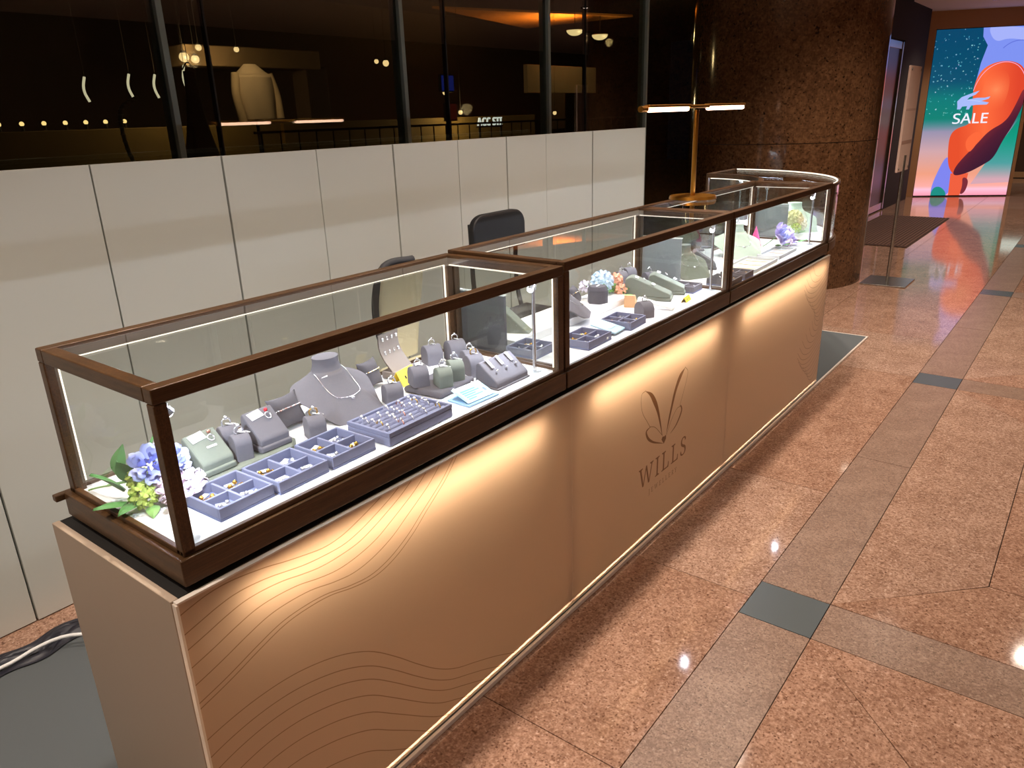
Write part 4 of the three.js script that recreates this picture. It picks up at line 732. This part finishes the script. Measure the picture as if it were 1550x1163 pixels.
// ------------------------------------------------------------------ flowers
const petalGeo = (w, h, cup, n = 8) => new ParametricGeometry((u, v, p) => { const a = (u - 0.5) * 2, q = Math.sin(PI * Math.min(1, 0.12 + v * 0.8)) ** 0.6; p.set(a * w / 2 * q, h * v, cup * (a * a * 0.5 + Math.sin(v * PI * 0.5) * 0.6 - v * v * 0.9 * 0.6)); }, n, n);
const P1 = petalGeo(0.03, 0.032, 0.012), P2 = petalGeo(0.02, 0.026, 0.012), PS = petalGeo(0.01, 0.011, 0.003, 4), PL = petalGeo(0.028, 0.04, 0.01);
const leafGeo = new ParametricGeometry((u, v, p) => { const a = (u - 0.5) * 2, w = 0.019 * Math.sin(PI * Math.pow(v, 0.75)) + 0.0006; p.set(a * w, 0.075 * v, 0.006 * Math.abs(a) + 0.02 * v * v); }, 6, 12);
function roseFlower(parent, x, y, z, k, outer, inner, tiltX = 0, tiltZ = 0) {
  const r = new THREE.Group(); r.name = 'rose'; r.position.set(x, y, z); r.rotation.set(tiltX, 0, tiltZ); r.scale.setScalar(k); parent.add(r);
  for (const [n, rad, lean, g, m, s] of [[3, 0.003, 0.12, P2, inner, 0.9], [4, 0.008, 0.35, P2, inner, 1.05], [5, 0.012, 0.65, P1, outer, 1], [6, 0.014, 1.05, P1, outer, 1.1]])
    for (let i = 0; i < n; i++) { const a = 2 * PI * i / n + n, o = part(r, 'petal', g, m, [rad * Math.sin(a), 0, rad * Math.cos(a)]); o.rotation.set(lean, a, 0, 'YXZ'); o.scale.setScalar(s); }
}
function cluster(parent, name, x, y, z, R, n, m, k = 1) {
  const geos = []; for (let i = 0; i < n; i++) { const th = Math.acos(1 - 1.7 * (i + 0.5) / n), ph = i * 2.39996; const q = new THREE.Quaternion().setFromUnitVectors(new THREE.Vector3(0, 1, 0), new THREE.Vector3(Math.sin(th) * Math.cos(ph), Math.cos(th), Math.sin(th) * Math.sin(ph)));
    for (let j = 0; j < 4; j++) { const g = PS.clone(); g.scale(k, k, k); g.rotateX(1.0); g.rotateY(j * PI / 2 + i); g.translate(0, R, 0); g.applyQuaternion(q); geos.push(g); } }
  return part(parent, name, merge(geos), m, [x, y, z]);
}
function leaf(parent, p, rx, ry, rz, s, m = M.leaf) { const o = part(parent, 'leaf', leafGeo, m, p); o.rotation.set(rx, ry, rz, 'YXZ'); o.scale.setScalar(s); }
{
  const t = thing('flower_bouquet', 'artificial bouquet of lilac-blue roses, white blossoms and green leaves in the case corner', 'flowers', [0.085, DK, -0.27]);
  roseFlower(t, 0.0, 0.085, 0.02, 0.95, M.roseBlue, M.roseDeep, 0.9, 0.35); roseFlower(t, 0.045, 0.085, 0.03, 0.8, M.roseBlue, M.roseDeep, 0.8, -0.3); roseFlower(t, 0.06, 0.045, -0.04, 0.75, M.roseBlue, M.roseDeep, 0.5, -0.4);
  cluster(t, 'white_blossom', 0.02, 0.035, 0.055, 0.028, 26, M.petalPink, 1.5); cluster(t, 'white_blossom', 0.05, 0.06, 0.0, 0.026, 22, M.petalWhite, 1.4); cluster(t, 'white_blossom', 0.06, 0.03, 0.06, 0.024, 20, M.petalWhite, 1.4); cluster(t, 'white_blossom', 0.045, 0.105, 0.0, 0.014, 10, M.petalWhite, 1.1);
  for (let k = 0; k < 6; k++) { const a = k * 0.55 - 0.7; const o = part(t, 'lily_petal', PL, M.petalPink, [0.0 + 0.01 * k, 0.03, 0.085]); o.rotation.set(1.5 + rr(-0.2, 0.2), a, 0, 'YXZ'); o.scale.setScalar(0.85); }
  cluster(t, 'green_filler', -0.03, 0.03, 0.03, 0.024, 24, M.lime, 1.1); cluster(t, 'green_filler', -0.02, 0.055, 0.0, 0.02, 18, M.lime, 1.0); cluster(t, 'green_filler', 0.09, 0.03, -0.02, 0.014, 12, M.lime, 1.0);
  for (const [x, y, z, rx, ry, rz, s] of [[-0.03, 0.02, -0.05, 0.5, -1.4, 0, 1.2], [-0.02, 0.04, -0.03, 0.2, -0.6, 0.2, 1.0], [-0.05, 0.015, 0.0, 1.1, -1.6, 0, 0.9], [-0.04, 0.02, 0.02, 1.3, -1.1, 0, 0.8], [0.02, 0.09, -0.03, 0.2, 1.2, 0, 0.6], [-0.045, 0.06, -0.05, 0.15, 2.2, 0.2, 0.85], [-0.02, 0.01, 0.04, 1.4, -0.5, 0, 0.7], [0.08, 0.02, 0.02, 1.2, 1.4, 0, 0.7]]) leaf(t, [x, y, z], rx, ry, rz, s, rnd() < 0.6 ? M.leaf : M.leafPale);
  part(t, 'stem', tube([[0.0, 0.05, 0.0], [-0.035, 0.03, -0.07], [-0.06, 0.012, -0.13], [-0.066, 0.004, -0.15]], 0.002, 16, 6), M.leafPale); part(t, 'stem', tube([[0.02, 0.04, -0.01], [0.01, 0.02, -0.08], [-0.03, 0.004, -0.14]], 0.002, 16, 6), M.leaf);
}

// ------------------------------------------------------------------ case above the logo cabinet
{
  const r = thing('white_riser', 'long low white riser at the back of the case above the logo cabinet', 'riser', [1.76, DK, -0.345]); slab(r, 'riser_body', -0.4, 0.4, 0, 0.03, -0.085, 0.08, std('#f4f2f0', 0.5), 0.003);
  const y = DK + 0.03;
  bust(1.74, y, -0.33, 0.5, 0.8, M.velvet, 'small grey bust on the white riser', 'fine silver necklace on the small grey bust');
  const h = thing('hexagon_ring_box', 'dark hexagonal ring box on the end of the white riser', 'ring box', [1.975, y, -0.315], 0.2); part(h, 'box_body', new THREE.CylinderGeometry(0.043, 0.043, 0.05, 6), M.velvetDark, [0, 0.025, 0]); part(h, 'box_lid', new THREE.CylinderGeometry(0.037, 0.043, 0.016, 6), std('#57545b', 0.85), [0, 0.059, 0]); part(h, 'slot', box(0.03, 0.003, 0.006, 0.001), M.paper, [0, 0.068, 0]);
  cushion(1.9, y, -0.38, 0.3, 0.08, 0.075, 0.5, M.velvetDark, 'dark cushion beside the hexagonal ring box', M.gold);
  fourTray(1.36, -0.2, 0.12, 0.12, 0.05, 'blue-grey tray beside the charcoal board', 'tray by the charcoal board'); fourTray(1.555, -0.108, 0.16, 0.12, 0.04, 'blue-grey tray with a tiny white mark in front of the white riser', 'tray before the white riser'); fourTray(1.825, -0.112, 0.13, 0.125, 0.06, 'blue-grey tray next to the leaning ring block', 'tray by the leaning block');
  const mk = thing('tray_label', 'tiny white label on the end of a blue-grey tray', 'label', [1.6, DK + 0.014, -0.046]); part(mk, 'label_face', box(0.01, 0.008, 0.001, 0.0002), M.paper);
  const bc = thing('blue_card', 'pale blue leaflet lying between two trays', 'leaflet', [1.71, DK, -0.11], 0.1); part(bc, 'card_body', box(0.085, 0.006, 0.1, 0.002), std('#b4d6e6', 0.4), [0, 0.02, 0], [0.2, 0, 0]); part(bc, 'card_foot', box(0.08, 0.012, 0.05, 0.002), M.acrylic, [0, 0.006, -0.01]); part(bc, 'print_line', box(0.06, 0.001, 0.012, 0.0003), std('#6aa7c6', 0.5), [0, 0.0255, -0.015], [0.2, 0, 0]); part(bc, 'print_line', box(0.05, 0.001, 0.01, 0.0003), std('#eef8fb', 0.5), [0, 0.0225, 0.015], [0.2, 0, 0]);
  archBlock(1.975, DK, -0.105, PI / 2 - 0.5, 'mauve-grey ring block leaning by the tray and the white plank', null, M.velvet, 0.07, 0.06, 0.05);
  const w = thing('white_plank', 'white slanted plank beside the leaning ring block', 'plank', [2.1, DK, -0.12], 0.25); part(w, 'plank_body', box(0.03, 0.012, 0.15, 0.003), M.paper, [0, 0.022, 0], [0.22, 0, 0]); part(w, 'plank_foot', box(0.03, 0.03, 0.02, 0.003), M.paper, [0, 0.015, -0.05]);
  const wb = thing('wooden_wedge', 'small wooden wedge block beneath the peach flowers', 'block', [2.1, DK, -0.235], 0.4); const s = new THREE.Shape(); s.moveTo(-0.035, 0); s.lineTo(0.035, 0); s.lineTo(0.035, 0.012); s.lineTo(-0.02, 0.045); s.lineTo(-0.035, 0.045); part(wb, 'wedge_body', new THREE.ExtrudeGeometry(s, { depth: 0.04, bevelEnabled: true, bevelSize: 0.002, bevelThickness: 0.002, bevelSegments: 1 }), M.blushWood, [0, 0.002, -0.02]);
  const f = thing('hydrangea_bouquet', 'pale blue hydrangea with peach blossoms behind the hexagonal ring box', 'flowers', [2.1, DK, -0.37]);
  cluster(f, 'hydrangea_head', 0.0, 0.085, 0.0, 0.04, 40, M.hydra, 1.5); cluster(f, 'peach_blossom', 0.075, 0.08, 0.02, 0.024, 18, M.peach, 1.4); cluster(f, 'peach_blossom', 0.06, 0.045, 0.055, 0.02, 14, M.peach, 1.3); cluster(f, 'white_blossom', -0.1, 0.08, -0.02, 0.02, 14, M.petalWhite, 1.3); cluster(f, 'green_filler', 0.05, 0.05, 0.02, 0.018, 14, M.leafPale, 1.2);
  for (const [x, y2, z, rx, ry, q] of [[-0.04, 0.05, 0.03, 0.5, -1, 0.9], [0.03, 0.02, 0.05, 1.1, 0.4, 0.9], [0.05, 0.03, 0.06, 0.7, 1, 0.7], [-0.06, 0.06, 0, 0.6, -1.6, 0.8], [0.02, 0.03, -0.04, 0.9, 3, 0.8]]) leaf(f, [x, y2, z], rx, ry, 0, q, M.leaf);
  part(f, 'stem', tube([[0, 0.08, 0], [0.02, 0.03, -0.02], [0.05, 0.004, -0.04]], 0.0025, 12, 6), M.leaf); part(f, 'stem', tube([[0.06, 0.05, 0.05], [0.05, 0.02, 0.08], [0.03, 0.004, 0.11]], 0.0025, 12, 6), M.peach);
  wedge(2.235, DK, -0.23, 0.35, 0.07, 0.2, 0.085, M.sage, 'long sage sloped stand beside the white plank'); wedge(2.375, DK, -0.215, 0.4, 0.075, 0.16, 0.075, M.sage, 'shorter sage sloped stand behind the yellow tag');
  archBlock(2.33, DK, -0.41, PI / 2 - 0.5, 'mauve arched block at the back beside the long sage stand', null, M.velvet, 0.06, 0.085, 0.04); archBlock(2.4, DK, -0.41, PI / 2 - 0.5, 'mauve arched block at the back beside the pale grey board', null, M.velvet, 0.06, 0.09, 0.05); archBlock(2.44, DK, -0.33, PI / 2 - 0.5, 'grey arched block behind the shorter sage stand', null, M.velvetDark, 0.056, 0.07, 0.05);
  foldedTag(2.285, DK, -0.075, 0.15, 0.07, 0.024, M.yellow, 'small yellow tag near the glass below the sage stands'); fourTray(2.462, -0.165, 0.1, 0.12, 0.05, 'grey-mauve tray beside the pole lamp', 'grey-mauve tray', DK, M.velvet);
  wedge(1.46, DK, -0.34, 0.4, 0.06, 0.12, 0.1, M.sage, 'tall sage sloped stand behind the tray by the charcoal board');
  for (const [x, z, l] of [[2.22, -0.25, 'long'], [2.36, -0.22, 'shorter']]) { const e = thing('earring_set', `silver earrings with a white tag pinned to the ${l} sage stand`, 'earrings', [x, DK + 0.09, z], 0.35); part(e, 'price_tag', box(0.03, 0.0012, 0.016, 0.0004), M.paper, [0, 0.004, -0.02], [0.3, 0.1, 0]); part(e, 'hoop', new THREE.TorusGeometry(0.007, 0.0015, 6, 16), M.silver, [0.004, -0.004, 0.012], [-0.6, 0, 0]); part(e, 'price_tag', box(0.03, 0.0012, 0.014, 0.0004), M.paper, [-0.004, -0.022, 0.05], [0.45, -0.1, 0]); }
}
// ------------------------------------------------------------------ case above the ripple cabinet
{
  bust(3.4, DK, -0.32, -0.7, 1.15, M.mint, 'large mint-white bust with floral lining in the case above the ripple cabinet', 'long silver necklace on the mint-white bust');
  const c = thing('pink_cone', 'small bright pink cone beside the mint-white bust', 'cone', [3.6, DK, -0.28]); part(c, 'cone_body', new THREE.ConeGeometry(0.034, 0.11, 18, 1), M.pinkCard, [0, 0.075, 0]); part(c, 'cone_foot', cyl(0.04, 0.042, 0.02, 18), M.paper, [0, 0.01, 0]);
  const f = thing('violet_flowers', 'violet artificial flowers beside the pink cone', 'flowers', [3.7, DK, -0.2]);
  roseFlower(f, 0, 0.07, 0.03, 1.5, M.violet, M.roseBlue, 1.1, 0.2); roseFlower(f, 0.1, 0.04, 0.05, 1.1, M.violet, M.violet, 0.9, -0.2); cluster(f, 'white_blossom', 0.05, 0.06, 0.03, 0.03, 24, M.petalWhite, 1.5); cluster(f, 'violet_blossom', 0.14, 0.06, 0.02, 0.026, 20, M.violet, 1.4); cluster(f, 'white_blossom', 0.02, 0.03, 0.06, 0.02, 14, M.petalPink, 1.3);
  for (const [x, z, a] of [[-0.05, 0.03, -1.2], [-0.03, 0.05, -0.6], [0.1, 0.08, 0.4]]) leaf(f, [x, 0.02, z], 1.0, a, 0, 0.8, M.leaf); part(f, 'stem', tube([[0, 0.06, 0], [-0.04, 0.02, -0.04], [-0.1, 0.004, -0.06]], 0.0025, 12, 6), M.leaf);
  fourTray(2.68, -0.075, 0.13, 0.12, 0.04, 'mauve tray at the logo end of the case above the ripple cabinet', 'mauve tray by the pale board', DK, M.velvet); fourTray(2.84, -0.08, 0.12, 0.12, 0.05, 'mauve tray beside the flat cream-lined tray', 'mauve tray by the cream tray', DK, M.velvet);
  for (const [x, z, w, d, m, l] of [[3.12, -0.12, 0.34, 0.16, '#e9ead8', 'flat cream-lined open tray in the case above the ripple cabinet'], [3.5, -0.12, 0.3, 0.12, '#b9c0c8', 'flat pearl-grey open tray in front of the violet flowers']]) {
    const t = thing('flat_tray', l, 'tray', [x, DK, z], 0.03); slab(t, 'tray_floor', -w / 2, w / 2, 0, 0.006, -d / 2, d / 2, std(m, 0.7), 0.001); slab(t, 'tray_wall', -w / 2, w / 2, 0.006, 0.018, d / 2 - 0.006, d / 2, std('#d4d8dc', 0.7), 0.001); slab(t, 'tray_wall', -w / 2, w / 2, 0.006, 0.018, -d / 2, -d / 2 + 0.006, std('#d4d8dc', 0.7), 0.001); slab(t, 'tray_wall', -w / 2, -w / 2 + 0.006, 0.006, 0.018, -d / 2, d / 2, std('#d4d8dc', 0.7), 0.001); slab(t, 'tray_wall', w / 2 - 0.006, w / 2, 0.006, 0.018, -d / 2, d / 2, std('#d4d8dc', 0.7), 0.001);
    for (let k = 0; k < 7; k++) { const e = thing('fine_chain', `fine ${k % 2 ? 'gold' : 'silver'} chain in the flat ${m === '#e9ead8' ? 'cream-lined' : 'pearl-grey'} tray, ${ORD[k]} from the mauve trays`, 'chain', [x - w * 0.42 + k * w * 0.14, DK + 0.0075, z], 0.1, `chains in the flat ${m === '#e9ead8' ? 'cream' : 'pearl'} tray`); part(e, 'chain', tube([[0, 0, -d * 0.38], [rr(-0.01, 0.01), 0, 0], [0, 0, d * 0.38]], 0.0012, 14, 5), k % 2 ? M.gold : M.silver); }
  }
  bust(2.78, DK, -0.33, -0.5, 1.0, M.sage, 'small sage bust behind the mauve trays', 'fine silver necklace on the small sage bust');
  wedge(2.95, DK, -0.3, 0.5, 0.08, 0.12, 0.08, M.velvet, 'grey sloped stand behind the cream-lined tray');
  for (const x of [3.05, 3.14]) { const t = thing('white_ring_cup', `small white cylinder stand ${x < 3.1 ? 'next to the grey sloped stand' : 'next to the mint-white bust'}`, 'display stand', [x, DK, -0.37], 0, 'white cylinder stands'); part(t, 'cup_body', cyl(0.03, 0.03, 0.07, 24), std('#eef0f0', 0.4), [0, 0.035, 0]); part(t, 'cup_top', cyl(0.026, 0.03, 0.006, 24), M.velvet, [0, 0.073, 0]); }
}
// ------------------------------------------------------------------ curved corner case
{
  const at = (a, r) => [4.0 + r * Math.sin(a), DK, -1.0 + r * Math.cos(a)];
  bust(...at(0.55, 0.78), -0.8, 1.2, M.mint, 'mint-white bust in the curved corner case', 'silver necklace on the bust in the curved corner case');
  const f = thing('cream_flowers', 'cream and yellow artificial flowers in the curved corner case', 'flowers', at(0.24, 0.76)); cluster(f, 'cream_blossom', 0, 0.1, 0, 0.045, 40, std('#f0eab4', 0.7, { side: THREE.DoubleSide }), 1.6); cluster(f, 'cream_blossom', 0.06, 0.06, 0.02, 0.035, 30, std('#f6f0d6', 0.7, { side: THREE.DoubleSide }), 1.5); cluster(f, 'green_filler', -0.04, 0.05, 0.03, 0.025, 18, M.lime, 1.2); leaf(f, [-0.03, 0.02, 0.04], 1, -0.6, 0, 0.9); part(f, 'stem', tube([[0, 0.08, 0], [0.01, 0.03, -0.02], [0.02, 0.004, -0.05]], 0.0025, 10, 6), M.leaf);
  wedge(...at(0.95, 0.8), 1.2, 0.09, 0.1, 0.07, M.velvet, 'grey sloped stand in the curved corner case'); archBlock(...at(1.3, 0.75), 1.2, 'grey arched block at the wall end of the curved corner case', null, M.velvet, 0.06, 0.065, 0.05);
  fourTray(at(0.75, 0.88)[0], at(0.75, 0.88)[2], 0.12, 0.12, 0.8, 'blue-grey tray in the curved corner case', 'tray in the curved case');
}
renderer.render(scene, camera);
